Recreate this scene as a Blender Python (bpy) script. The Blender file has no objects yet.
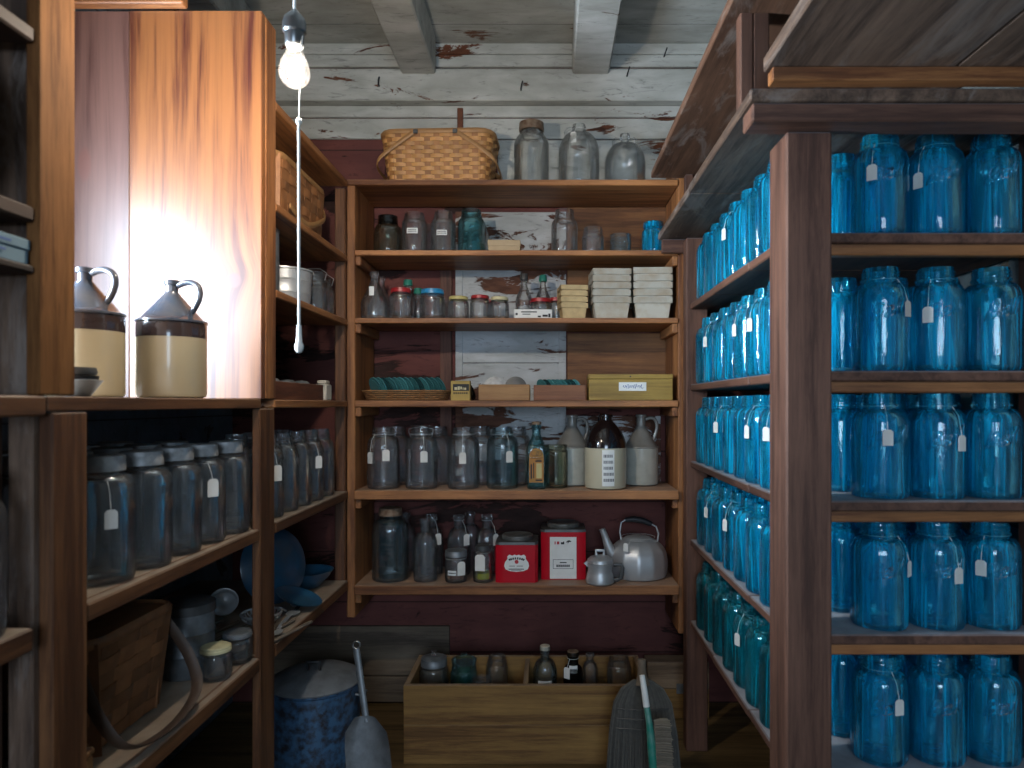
import bpy, bmesh, math, random
from mathutils import Vector, Matrix
R = random.Random(7)
PI = math.pi
C = bpy.context.scene.collection
H = 1.25                      # camera height above the floor
F = 700.0                     # focal length in pixels of a 1024 wide frame
def px(u, Y): return (u - 548.0) / F * Y
def pz(v, Y): return H - (v - 404.0) / F * Y
ORD = ['first', 'second', 'third', 'fourth', 'fifth', 'sixth', 'seventh', 'eighth', 'ninth', 'tenth']

# ------------------------------------------------------------------ materials
def newmat(name):
    m = bpy.data.materials.new(name); m.use_nodes = True
    m.node_tree.nodes.clear()
    return m, m.node_tree
def nd(nt, t, ins=None, **props):
    n = nt.nodes.new(t)
    for k, v in props.items(): setattr(n, k, v)
    for k, v in (ins or {}).items():
        s = n.inputs[k]
        if isinstance(v, bpy.types.NodeSocket): nt.links.new(v, s)
        else:
            if s.type == 'RGBA' and len(v) == 3: v = (*v, 1)
            s.default_value = v
    return n
def ramp(nt, fac, stops, interp='LINEAR'):
    n = nt.nodes.new('ShaderNodeValToRGB'); n.color_ramp.interpolation = interp
    e = n.color_ramp.elements
    while len(e) < len(stops): e.new(0.5)
    for i, (p, c) in enumerate(stops):
        e[i].position = p
        e[i].color = (c, c, c, 1) if isinstance(c, (int, float)) else (*c, 1)
    nt.links.new(fac, n.inputs[0])
    return n.outputs[0]
def mix(nt, fac, a, b, mode='MIX'):
    n = nt.nodes.new('ShaderNodeMix'); n.data_type = 'RGBA'; n.blend_type = mode
    for s, v in ((n.inputs[0], fac), (n.inputs[6], a), (n.inputs[7], b)):
        if isinstance(v, bpy.types.NodeSocket): nt.links.new(v, s)
        elif s.type == 'RGBA': s.default_value = (*v, 1)
        else: s.default_value = v
    return n.outputs[2]
def math_(nt, op, a, b=0.0, clamp=False):
    n = nt.nodes.new('ShaderNodeMath'); n.operation = op; n.use_clamp = clamp
    for s, v in ((n.inputs[0], a), (n.inputs[1], b)):
        if isinstance(v, bpy.types.NodeSocket): nt.links.new(v, s)
        else: s.default_value = v
    return n.outputs[0]
def out(nt, sh):
    o = nt.nodes.new('ShaderNodeOutputMaterial'); nt.links.new(sh, o.inputs[0])
def bsdf(nt, **ins):
    return nd(nt, 'ShaderNodeBsdfPrincipled', {k.replace('_', ' '): v for k, v in ins.items()}).outputs[0]
def bump(nt, h, strength=.3, dist=.002):
    return nd(nt, 'ShaderNodeBump', {'Height': h, 'Strength': strength, 'Distance': dist}).outputs[0]
def coords(nt, scale=(1, 1, 1), jitter=True):
    tc = nd(nt, 'ShaderNodeTexCoord').outputs['Object']
    if jitter:
        oi = nd(nt, 'ShaderNodeObjectInfo').outputs['Random']
        sh = nd(nt, 'ShaderNodeCombineXYZ', {'X': math_(nt, 'MULTIPLY', oi, 7.3), 'Y': math_(nt, 'MULTIPLY', oi, 3.1), 'Z': math_(nt, 'MULTIPLY', oi, 5.7)}).outputs[0]
        tc = nd(nt, 'ShaderNodeVectorMath', {0: tc, 1: sh}, operation='ADD').outputs[0]
    return nd(nt, 'ShaderNodeMapping', {'Vector': tc, 'Scale': scale}).outputs[0]
def noise(nt, vec, scale, detail=6, dist=0.0, rough=.55):
    return nd(nt, 'ShaderNodeTexNoise', {'Vector': vec, 'Scale': scale, 'Detail': detail, 'Distortion': dist, 'Roughness': rough}).outputs[0]
_woods = {}
def wood(key, dark, light, axis='x', rough=.6, dust=0.0, dustcol=(.34, .33, .33), streak=1.0, spec=.35, var=.25, wear=0.0, wearcol=(.4, .36, .33)):
    k = (key, axis)
    if k in _woods: return _woods[k]
    m, nt = newmat('wood_' + key + '_' + axis)
    st = {'x': (.09, 1, 1), 'y': (1, .09, 1), 'z': (1, 1, .09)}[axis]
    v = coords(nt, st)
    big = noise(nt, v, 9, 4, 1.2)
    fine = noise(nt, v, 130, 6, .4, .75)
    med = noise(nt, coords(nt, tuple(.5 * q if q < 1 else q for q in st)), 34, 6, .8, .7)
    g = math_(nt, 'ADD', math_(nt, 'ADD', math_(nt, 'MULTIPLY', big, .42), math_(nt, 'MULTIPLY', med, .42)), math_(nt, 'MULTIPLY', fine, .22 * streak))
    mid = tuple((a + b) / 2 for a, b in zip(dark, light))
    col = ramp(nt, g, [(.40, tuple(.6 * q for q in dark)), (.47, dark), (.54, mid), (.64, light)])
    blot = noise(nt, coords(nt), 5, 3)
    col = mix(nt, ramp(nt, blot, [(.35, .0), (.7, .45)]), col, tuple(c * .55 for c in mid))
    rnd = nd(nt, 'ShaderNodeObjectInfo').outputs['Random']
    val = math_(nt, 'ADD', math_(nt, 'MULTIPLY', rnd, var), 1 - var / 2)
    col = nd(nt, 'ShaderNodeHueSaturation', {'Color': col, 'Value': val}).outputs[0]
    if wear:
        w = noise(nt, coords(nt, tuple(.35 if s < 1 else 1 for s in st)), 11, 8, .8, .7)
        col = mix(nt, math_(nt, 'MULTIPLY', ramp(nt, w, [(.52, 0.0), (.64, 1.0)]), wear), col, wearcol)
    if dust:
        nz = nd(nt, 'ShaderNodeSeparateXYZ', {0: nd(nt, 'ShaderNodeNewGeometry').outputs['True Normal']}).outputs[2]
        up = ramp(nt, nz, [(.6, 0.0), (.9, 1.0)])
        dn = ramp(nt, noise(nt, coords(nt), 14, 6), [(.25, .45), (.75, 1.0)])
        col = mix(nt, math_(nt, 'MULTIPLY', math_(nt, 'MULTIPLY', up, dn), dust), col, dustcol)
    sh = bsdf(nt, Base_Color=col, Roughness=rough, Specular_IOR_Level=spec, Normal=bump(nt, g, .35, .002))
    out(nt, sh)
    _woods[k] = m
    return m
def plain(name, col, rough=.5, metal=0.0, spec=.5, mottle=.0, mscale=20, mcol=None, bumpy=0.0, trans=0.0, island=0.0, coat=0.0):
    m, nt = newmat(name)
    c = nd(nt, 'ShaderNodeRGB'); c.outputs[0].default_value = (*col, 1); c = c.outputs[0]
    nz = noise(nt, coords(nt), mscale, 6)
    if mottle:
        c = mix(nt, ramp(nt, nz, [(.4, 0.0), (.65, mottle)]), c, mcol or tuple(x * .5 for x in col))
    if island:
        r = nd(nt, 'ShaderNodeNewGeometry').outputs['Random Per Island']
        c = nd(nt, 'ShaderNodeHueSaturation', {'Color': c, 'Value': math_(nt, 'ADD', math_(nt, 'MULTIPLY', r, island), 1 - island / 2)}).outputs[0]
    kw = dict(Base_Color=c, Roughness=rough, Metallic=metal, Specular_IOR_Level=spec, Coat_Weight=coat)
    if bumpy: kw['Normal'] = bump(nt, nz, bumpy, .002)
    out(nt, bsdf(nt, **kw))
    return m
def glass(name, tint, edge, body=.04, bodycol=(.3, .35, .36), wav=.25, rough=.04, tl=.5, stretch=.14, refr=0.0, striae=.6):
    """old pressed glass: tinted clear wall that bends light, wavy gloss, drawn-out striae and a body haze of dust and painted-in scattered light"""
    m, nt = newmat(name)
    hgt = noise(nt, coords(nt, (1, 1, stretch)), 55, 3, .5)
    nb = bump(nt, hgt, wav, .010)
    lw = nd(nt, 'ShaderNodeLayerWeight', {'Blend': .35}).outputs['Facing']
    tcol = mix(nt, ramp(nt, lw, [(.35, 0.0), (.95, 1.0)]), tint, edge)
    tr = nd(nt, 'ShaderNodeBsdfTransparent', {'Color': tcol}).outputs[0]
    rf = nd(nt, 'ShaderNodeBsdfRefraction', {'Color': tcol, 'Roughness': 0.0, 'IOR': 1.45, 'Normal': bump(nt, hgt, wav * .25, .004)}).outputs[0]
    tr = nd(nt, 'ShaderNodeMixShader', {0: refr, 1: tr, 2: rf}).outputs[0]
    df = nd(nt, 'ShaderNodeBsdfDiffuse', {'Color': bodycol, 'Normal': nb}).outputs[0]
    tlb = nd(nt, 'ShaderNodeBsdfTranslucent', {'Color': bodycol}).outputs[0]
    haze = nd(nt, 'ShaderNodeMixShader', {0: tl, 1: df, 2: tlb}).outputs[0]  # diffuse haze paints in the glow of light scattered through the glass
    st = ramp(nt, noise(nt, coords(nt, (1, 1, .05)), 75, 4, .8), [(.40, body * (1 - striae)), (.55, body), (.68, body * (1 + 2.2 * striae))])  # pale streaks follow the striae and paint in window glints
    a = nd(nt, 'ShaderNodeMixShader', {0: st, 1: tr, 2: haze}).outputs[0]
    gl = nd(nt, 'ShaderNodeBsdfGlossy', {'Color': (1, 1, 1), 'Roughness': rough, 'Normal': nb}).outputs[0]
    fr = nd(nt, 'ShaderNodeFresnel', {'IOR': 1.5, 'Normal': nb}).outputs[0]
    fr = math_(nt, 'MULTIPLY', fr, .85, True)
    out(nt, nd(nt, 'ShaderNodeMixShader', {0: fr, 1: a, 2: gl}).outputs[0])
    return m
def emit(name, col, s):
    m, nt = newmat(name)
    out(nt, nd(nt, 'ShaderNodeEmission', {'Color': col, 'Strength': s}).outputs[0])
    return m
def peeling(name, paint, under, amount=.52, axis='x', scale=7, boards=0.0, grime=(.5, .5, .46)):
    m, nt = newmat(name)
    st = {'x': (.3, 1, 1), 'z': (1, 1, .3)}[axis]
    w = noise(nt, coords(nt, st, False), scale, 10, .9, .68)
    wb = noise(nt, coords(nt, (1, 1, 1), False), 2.6, 3)
    s = math_(nt, 'ADD', math_(nt, 'MULTIPLY', w, .8), math_(nt, 'MULTIPLY', wb, .35))
    k = ramp(nt, s, [(amount, 0.0), (amount + .02, 1.0)])
    gr = noise(nt, coords(nt, st, False), 14, 8, .5)
    p = mix(nt, ramp(nt, gr, [(.35, .0), (.75, .8)]), paint, tuple(a * b for a, b in zip(paint, grime)))
    crk = noise(nt, coords(nt, tuple(.22 if q < 1 else q for q in st), False), 42, 8, 1.2, .75)
    p = mix(nt, ramp(nt, crk, [(.56, 0.0), (.66, .75)]), p, tuple(.35 * q for q in paint))
    p = mix(nt, ramp(nt, noise(nt, coords(nt, (1, 1, 1), False), 3.2, 5), [(.4, 0.0), (.75, .55)]), p, tuple(a * b * .8 for a, b in zip(paint, grime)))
    u = mix(nt, ramp(nt, noise(nt, coords(nt, st, False), 40, 4), [(.35, 0.0), (.7, 1.0)]), under, tuple(c * .4 for c in under))
    col = mix(nt, k, p, u)
    hh = math_(nt, 'SUBTRACT', math_(nt, 'MULTIPLY', gr, .4), k)
    if boards:
        z = nd(nt, 'ShaderNodeSeparateXYZ', {0: coords(nt, (1, 1, 1), False)}).outputs[1 if boards < 0 else 2]
        fr = math_(nt, 'FRACT', math_(nt, 'DIVIDE', z, abs(boards)))
        gap = ramp(nt, fr, [(0.0, 1.0), (.03, 0.0)], 'LINEAR')
        col = mix(nt, gap, col, (.02, .018, .015)); hh = math_(nt, 'SUBTRACT', hh, math_(nt, 'MULTIPLY', gap, 2.0))
    out(nt, bsdf(nt, Base_Color=col, Roughness=.75, Specular_IOR_Level=.25, Normal=bump(nt, hh, .6, .003)))
    return m
def panel_mat(name, light, red, knots, rough=.42):
    m, nt = newmat(name)
    oc = nd(nt, 'ShaderNodeTexCoord').outputs['Object']
    sx = nd(nt, 'ShaderNodeSeparateXYZ', {0: oc})
    x, z = sx.outputs[0], sx.outputs[2]
    warp, kmask = 0.0, None
    for (cx, cz, a, b) in knots:
        dx = math_(nt, 'DIVIDE', math_(nt, 'SUBTRACT', x, cx), a); dz = math_(nt, 'DIVIDE', math_(nt, 'SUBTRACT', z, cz), b)
        d2 = math_(nt, 'ADD', math_(nt, 'MULTIPLY', dx, dx), math_(nt, 'MULTIPLY', dz, dz))
        k = ramp(nt, d2, [(.45, 1.0), (1.0, 0.0)])
        kmask = k if kmask is None else math_(nt, 'MAXIMUM', kmask, k)
        inf = math_(nt, 'DIVIDE', math_(nt, 'SUBTRACT', x, cx), math_(nt, 'ADD', math_(nt, 'MULTIPLY', d2, .12), 1.0))
        warp = math_(nt, 'ADD', math_(nt, 'MULTIPLY', inf, -.38), warp)
    vec = nd(nt, 'ShaderNodeCombineXYZ', {'X': math_(nt, 'ADD', x, warp), 'Y': 0.0, 'Z': math_(nt, 'MULTIPLY', z, .045)}).outputs[0]
    g = noise(nt, vec, 34, 5, .35)
    f = noise(nt, vec, 170, 3)
    g2 = math_(nt, 'ADD', math_(nt, 'MULTIPLY', g, .8), math_(nt, 'MULTIPLY', f, .22))
    mid = tuple(.6 * a + .4 * b for a, b in zip(light, red))
    col = ramp(nt, g2, [(.36, tuple(1.15 * q for q in light)), (.47, light), (.54, mid), (.63, red)])
    patch = ramp(nt, noise(nt, nd(nt, 'ShaderNodeMapping', {'Vector': oc, 'Scale': (3, 1, .8)}).outputs[0], 2.2, 3), [(.42, 0.0), (.68, .6)])
    col = mix(nt, patch, col, light)
    if kmask is not None: col = mix(nt, math_(nt, 'MULTIPLY', kmask, .95), col, (.1, .035, .025))
    out(nt, bsdf(nt, Base_Color=col, Roughness=rough, Specular_IOR_Level=.6, Coat_Weight=.22, Coat_Roughness=.36, Normal=bump(nt, g2, .15, .001)))
    return m

M = {}
PINE = dict(dark=(.135, .045, .016), light=(.43, .18, .062))
BARN = dict(dark=(.06, .025, .016), light=(.17, .08, .052))
def pine(ax): return wood('pine', PINE['dark'], PINE['light'], ax, .5, .55, (.42, .34, .27))
def barn(ax): return wood('barn', BARN['dark'], BARN['light'], ax, .65, .85, (.40, .42, .46))
def grey(ax): return wood('weathered', (.06, .035, .024), (.21, .13, .088), ax, .7, .8, (.36, .36, .38), wear=.45, wearcol=(.27, .225, .20))
def brown(ax): return wood('brown', (.07, .027, .012), (.21, .09, .036), ax, .5, .75, (.40, .34, .27))
def tan(ax): return wood('tan', (.22, .12, .05), (.46, .28, .12), ax, .5, .3, (.42, .36, .3))
M['blue'] = glass('blue_glass', (.54, .92, .97), (.05, .48, .78), .25, (.012, .60, .95), .18, .04, striae=.85)
M['teal'] = glass('teal_glass', (.55, .90, .92), (.05, .46, .54), .20, (.008, .52, .68), .18, .04, striae=.85)
M['clear'] = glass('clear_glass', (.99, .992, .993), (.93, .945, .95), .06, (.58, .62, .66), .3, .05, striae=.45)
M['dusty'] = glass('dusty_glass', (.975, .98, .98), (.88, .90, .90), .07, (.46, .48, .48), .3, .1, striae=.45)
M['aqua'] = glass('aqua_glass', (.94, .98, .99), (.72, .87, .9), .035, (.28, .52, .60), .5, .05)
M['deepaqua'] = glass('deep_aqua_glass', (.74, .93, .95), (.3, .65, .7), .06, (.08, .40, .46), .6, .05)
def lid_mat():
    m, nt = newmat('lid_glass')
    r = nd(nt, 'ShaderNodeObjectInfo').outputs['Random']
    lw = nd(nt, 'ShaderNodeLayerWeight', {'Blend': .5}).outputs['Facing']
    c = mix(nt, ramp(nt, lw, [(.2, 0.0), (.9, 1.0)]), (.035, .14, .15), (.10, .30, .31))
    c = nd(nt, 'ShaderNodeHueSaturation', {'Color': c, 'Value': math_(nt, 'ADD', math_(nt, 'MULTIPLY', r, 1.5), .45)}).outputs[0]
    out(nt, bsdf(nt, Base_Color=c, Roughness=.12, Specular_IOR_Level=.8, Transmission_Weight=.25))
    return m
M['lidglass'] = lid_mat()
M['olive'] = glass('olive_glass', (.88, .90, .85), (.5, .54, .46), .05, (.2, .22, .17), .3, .05)
M['darkglass'] = glass('dark_glass', (.35, .35, .33), (.1, .1, .1), .1, (.05, .05, .05), .3, .05)
M['card'] = plain('tag_card', (.72, .70, .66), .8, mottle=.25)
M['bluecard'] = plain('faded_card', (.55, .50, .46), .8, mottle=.25)
M['paper'] = plain('paper_label', (.74, .74, .72), .8, mottle=.2)
M['ink'] = plain('printing_ink', (.02, .02, .022), .7)
M['greyink'] = plain('faded_ink', (.16, .16, .17), .8)
M['redink'] = plain('red_ink', (.45, .03, .04), .7)
M['bluink'] = plain('blue_ink', (.05, .10, .28), .7)
M['twine'] = plain('white_twine', (.66, .65, .62), .9)
M['wire'] = plain('wire', (.42, .42, .42), .35, .9)
M['zinc'] = plain('zinc_lid', (.38, .385, .39), .55, .5, mottle=.6, mscale=60, bumpy=.2)
M['rustlid'] = plain('rusty_lid', (.24, .17, .12), .7, .4, mottle=.7, mcol=(.1, .045, .02), mscale=50, bumpy=.3)
M['alu'] = plain('aluminium', (.50, .51, .52), .42, .6, mottle=.4, mscale=14, mcol=(.36, .36, .37), bumpy=.08)
M['galv'] = plain('galvanized', (.22, .235, .25), .5, .6, mottle=.6, mscale=30)
M['darktin'] = plain('dark_tin', (.10, .10, .10), .5, .5, mottle=.5)
M['black'] = plain('black_iron', (.018, .018, .02), .5, .2)
M['red'] = plain('red_tin_paint', (.44, .006, .016), .38, mottle=.25, mscale=12, mcol=(.30, .004, .014), spec=.2)
M['tinlid'] = plain('tin_lid', (.23, .23, .22), .4, .6, mottle=.6, mscale=40, mcol=(.09, .09, .085))
M['yellowwood'] = wood('mustard', (.19, .11, .018), (.36, .23, .045), 'x', .5, .3)
M['stone'] = plain('cream_stoneware', (.50, .45, .33), .28, mottle=.15, mscale=8, coat=.3)
M['greystone'] = plain('grey_stoneware', (.42, .42, .37), .32, mottle=.3, mscale=25, coat=.3)
M['tanstone'] = plain('tan_stoneware', (.34, .275, .17), .3, mottle=.15, mscale=8, coat=.35)
M['brownglaze'] = plain('brown_glaze', (.010, .006, .006), .16, coat=.5)
M['slateglaze'] = plain('slate_glaze', (.035, .043, .06), .22, mottle=.5, mscale=20, mcol=(.09, .07, .06), coat=.5)
M['bandglaze'] = plain('brown_band_glaze', (.032, .02, .018), .18, mottle=.3, coat=.5)
M['drabglaze'] = plain('drab_glaze', (.22, .21, .19), .35, mottle=.4, mscale=14, coat=.3)
M['splint'] = plain('splint', (.50, .25, .08), .55, mottle=.45, mscale=40, mcol=(.33, .14, .045), island=.4)
M['splintstake'] = plain('splint_stake', (.33, .14, .042), .6, mottle=.4, mscale=40, island=.4)
M['splintmid'] = plain('splint_brown', (.30, .125, .045), .55, mottle=.5, mscale=30, mcol=(.16, .06, .02), island=.6)
M['splintdark'] = plain('aged_splint', (.21, .088, .033), .6, mottle=.5, mscale=30, island=.9)
M['splintrim'] = plain('splint_rim', (.36, .18, .065), .5, mottle=.4, mscale=30)
M['lining'] = plain('basket_inside', (.10, .05, .02), .8)
M['veneer'] = plain('grey_veneer', (.35, .32, .265), .75, mottle=.7, mscale=14, mcol=(.25, .18, .11), island=.5)
M['tanveneer'] = plain('tan_veneer', (.50, .36, .18), .75, mottle=.4, mscale=30, island=.25)
M['wicker'] = plain('wicker', (.27, .13, .05), .6, mottle=.5, mscale=60, island=.4)
M['cardboard'] = plain('cardboard', (.46, .35, .22), .8, mottle=.2)
M['mustardcard'] = plain('mustard_card', (.44, .30, .08), .7, mottle=.3)
M['redlid'] = plain('red_lid_enamel', (.36, .02, .025), .35, mottle=.3)
M['bluelid'] = plain('blue_lid_enamel', (.03, .26, .50), .35, mottle=.2)
M['yellowlid'] = plain('yellow_lid_enamel', (.50, .42, .16), .45, mottle=.3)
M['creamlid'] = plain('cream_lid_enamel', (.55, .50, .30), .45, mottle=.3)
M['greencap'] = plain('green_cap', (.03, .22, .16), .4)
M['greycap'] = plain('grey_cap', (.10, .10, .10), .5, .4)
M['enamelblue'] = plain('blue_enamel', (.018, .085, .16), .3, mottle=.6, mscale=18, mcol=(.03, .05, .07), coat=.3)
M['speckle'] = plain('speckled_enamel', (.05, .12, .22), .35, mottle=.95, mscale=42, mcol=(.028, .026, .03), coat=.3)
M['greyenamel'] = plain('grey_enamel', (.16, .17, .18), .4, mottle=.6, mscale=22, mcol=(.07, .07, .075), coat=.2)
M['leather'] = plain('dark_leather', (.055, .03, .018), .6, mottle=.4)
M['oldwood'] = plain('old_spoon_wood', (.16, .12, .085), .75, mottle=.5, mscale=25)
M['bone'] = plain('bone_bits', (.48, .42, .34), .8, mottle=.4)
M['straw'] = plain('broom_straw', (.10, .095, .085), .9, mottle=.4, mscale=80, island=.5)
M['bristle'] = plain('pale_bristle', (.22, .19, .15), .9, mottle=.3, mscale=60, island=.5)
M['green'] = plain('green_paint', (.015, .20, .15), .4, mottle=.5, mscale=25, mcol=(.22, .33, .30))
M['rust'] = plain('rust', (.15, .05, .022), .8, mottle=.5, mscale=40, bumpy=.4)
M['amber'] = plain('amber_preserve', (.15, .06, .025), .3)
M['oil'] = plain('yellow_oil', (.40, .38, .03), .2)
M['amberlabel'] = plain('amber_label', (.40, .17, .035), .7, mottle=.4, mscale=30, mcol=(.25, .2, .06))
M['brass'] = plain('brass_socket', (.16, .17, .18), .3, .85)
M['whitecard'] = plain('pale_blue_card', (.13, .21, .26), .8, mottle=.2)
M['redbrown'] = wood('redbox', (.10, .03, .015), (.24, .085, .04), 'y', .6, .6, (.35, .3, .25))
M['filament'] = emit('lamp_filament', (1, .88, .72), 2700)
M['bulbglass'] = glass('bulb_glass', (.98, .98, .98), (.8, .82, .84), .003, (.8, .8, .8), .05, .03, refr=0.0)
M['whitewash'] = peeling('whitewashed_boards', (.50, .50, .47), (.20, .09, .05), .70, 'x', 6, -.185)
M['whitewall'] = peeling('white_wall_boards', (.56, .56, .53), (.17, .06, .03), .65, 'x', 10)
M['whitedoor'] = peeling('peeling_white_panel', (.60, .62, .64), (.15, .065, .04), .60, 'x', 13)
M['maroon'] = peeling('maroon_boards', (.17, .056, .047), (.05, .022, .018), .62, 'x', 5, .21, (.55, .55, .6))
M['slatewall'] = peeling('slate_wall', (.16, .19, .23), (.08, .07, .06), .64, 'x', 5, .24)
M['palewall'] = peeling('pale_wall', (.16, .18, .18), (.2, .15, .1), .62, 'x', 5, .24)
M['floorwood'] = wood('floor', (.06, .036, .014), (.19, .12, .05), 'x', .55, 0)
M['lowboard'] = wood('lowboard', (.09, .065, .048), (.22, .165, .115), 'x', .7, 0)
M['panel1'] = panel_mat('varnished_pine_wide', (.185, .066, .019), (.05, .008, .004), [(.10, .32, .020, .022), (.055, .345, .012, .012), (-.01, .335, .03, .008), (.145, -.17, .028, .021)])
M['panel2'] = panel_mat('varnished_pine_narrow', (.10, .045, .034), (.05, .016, .012), [(.0, .62, .02, .05)], .5)

# ------------------------------------------------------------------ mesh building
def smooth_path(pts, n=5):
    P = [Vector(p) for p in pts]; res = []
    for i in range(len(P) - 1):
        a, b, c, d = P[max(i - 1, 0)], P[i], P[i + 1], P[min(i + 2, len(P) - 1)]
        for k in range(n):
            t = k / n
            res.append(.5 * ((2 * b) + (c - a) * t + (2 * a - 5 * b + 4 * c - d) * t * t + (3 * b - a - 3 * c + d) * t ** 3))
    return res + [P[-1]]
class MB:
    def __init__(s): s.bm = bmesh.new()
    def box(s, x0, x1, y0, y1, z0, z1, bev=.0015, mtx=None):
        if x0 > x1: x0, x1 = x1, x0
        if y0 > y1: y0, y1 = y1, y0
        if z0 > z1: z0, z1 = z1, z0
        r = bmesh.ops.create_cube(s.bm, size=1)
        vs = r['verts']
        for v in vs:
            v.co = Vector((x0 + (v.co.x + .5) * (x1 - x0), y0 + (v.co.y + .5) * (y1 - y0), z0 + (v.co.z + .5) * (z1 - z0)))
        if mtx is not None:
            for v in vs: v.co = mtx @ v.co
        bev = min(bev, .3 * min(x1 - x0, y1 - y0, z1 - z0))
        if bev > 1e-5:
            es = list({e for v in vs for e in v.link_edges})
            bmesh.ops.bevel(s.bm, geom=es, offset=bev, segments=1, affect='EDGES')
        return s
    def lathe(s, prof, c=(0, 0, 0), segs=40, facet=None, mtx=None):
        rings = []
        for (r, z) in prof:
            if r < 1e-6:
                p = Vector((c[0], c[1], c[2] + z)); rings.append([s.bm.verts.new(mtx @ p if mtx else p)])
            else:
                ring = []
                for i in range(segs):
                    a = 2 * PI * i / segs
                    rr = r * (facet(a, z) if facet else 1)
                    p = Vector((c[0] + rr * math.cos(a), c[1] + rr * math.sin(a), c[2] + z))
                    ring.append(s.bm.verts.new(mtx @ p if mtx else p))
                rings.append(ring)
        for a, b in zip(rings, rings[1:]):
            if len(a) == 1 and len(b) == 1: continue
            for i in range(segs):
                j = (i + 1) % segs
                if len(a) == 1: f = [a[0], b[j], b[i]]
                elif len(b) == 1: f = [a[i], a[j], b[0]]
                else: f = [a[i], a[j], b[j], b[i]]
                try: s.bm.faces.new(f)
                except ValueError: pass
        return s
    def tube(s, pts, r, segs=8, flat=None, closed=False, cap=True):
        """swept tube; flat=(a,b,up) gives an elliptic strap cross-section"""
        pts = [Vector(p) for p in pts]; n = len(pts); rings = []
        up0 = Vector(flat[2]) if flat else None
        prev = None
        for i, p in enumerate(pts):
            if closed: t = pts[(i + 1) % n] - pts[i - 1]
            else: t = pts[min(i + 1, n - 1)] - pts[max(i - 1, 0)]
            t.normalize()
            ref = up0 if up0 is not None else (prev if prev is not None else (Vector((0, 0, 1)) if abs(t.z) < .9 else Vector((1, 0, 0))))
            s1 = t.cross(ref)
            if s1.length < 1e-6: s1 = t.cross(Vector((0, 1, .1)))
            s1.normalize(); s2 = s1.cross(t).normalized(); prev = s2
            rr = r[i] if isinstance(r, (list, tuple)) else r
            ra, rb = (flat[0], flat[1]) if flat else (rr, rr)
            rings.append([s.bm.verts.new(p + s1 * ra * math.cos(2 * PI * k / segs) + s2 * rb * math.sin(2 * PI * k / segs)) for k in range(segs)])
        prs = list(zip(rings, rings[1:])) + ([(rings[-1], rings[0])] if closed else [])
        for a, b in prs:
            for k in range(segs):
                l = (k + 1) % segs
                s.bm.faces.new([a[k], a[l], b[l], b[k]])
        if cap and not closed:
            s.bm.faces.new(rings[0][::-1]); s.bm.faces.new(rings[-1])
        return s
    def prism(s, poly, t, mtx):
        """polygon in local XZ extruded along local -Y by t, then placed by mtx"""
        a = [s.bm.verts.new(mtx @ Vector((x, 0, z))) for x, z in poly]
        b = [s.bm.verts.new(mtx @ Vector((x, -t, z))) for x, z in poly]
        s.bm.faces.new(a); s.bm.faces.new(b[::-1])
        for i in range(len(poly)):
            j = (i + 1) % len(poly)
            s.bm.faces.new([a[j], a[i], b[i], b[j]])
        return s
    def mesh(s, name, smooth=None):
        bmesh.ops.recalc_face_normals(s.bm, faces=s.bm.faces)
        me = bpy.data.meshes.new(name); s.bm.to_mesh(me); s.bm.free()
        if smooth:
            me.polygons.foreach_set('use_smooth', [True] * len(me.polygons))
            me.set_sharp_from_angle(angle=math.radians(smooth))
        return me
def link(name, me, mat, parent=None, loc=None):
    o = bpy.data.objects.new(name, me); C.objects.link(o)
    if mat is not None and not me.materials: me.materials.append(mat)
    if parent is not None: o.parent = parent
    if loc is not None: o.location = loc
    return o
def tag(o, label, cat, group=None, kind=None):
    o['label'] = label; o['category'] = cat
    if group: o['group'] = group
    if kind: o['kind'] = kind
    return o
def thing(name, label, cat, loc, rz=0.0, group=None):
    o = bpy.data.objects.new(name, None); o.empty_display_size = .05; C.objects.link(o)
    o.location = loc; o.rotation_euler = (0, 0, rz)
    return tag(o, label, cat, group)
def part(root, name, mb, mat, smooth=None, world=False, label=None):
    me = mb.mesh(name, smooth)
    if world: me.transform(Matrix.Translation(-Vector(root.location)))
    o = link(name, me, mat, root)
    if label: o['label'] = label
    return o
def solo(name, mb, mat, label, cat, loc=(0, 0, 0), rz=0.0, group=None, smooth=40, world=False):
    me = mb.mesh(name, smooth)
    if world: me.transform(Matrix.Translation(-Vector(loc)))
    o = link(name, me, mat, None, loc); o.rotation_euler = (0, 0, rz)
    return tag(o, label, cat, group)
def dup(src, loc, rz=0.0, label=None, group=None):
    r = src.copy(); C.objects.link(r); r.location = loc; r.rotation_euler = (src.rotation_euler.x, src.rotation_euler.y, rz)
    if label: r['label'] = label
    if group: r['group'] = group
    for ch in list(src.children):
        c = ch.copy(); C.objects.link(c); c.parent = r
        for g in list(ch.children):
            d = g.copy(); C.objects.link(d); d.parent = c
    return r
def struct(name, mb, mat, smooth=None):
    o = link(name, mb.mesh(name, smooth), mat); o['kind'] = 'structure'
    return o

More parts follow.
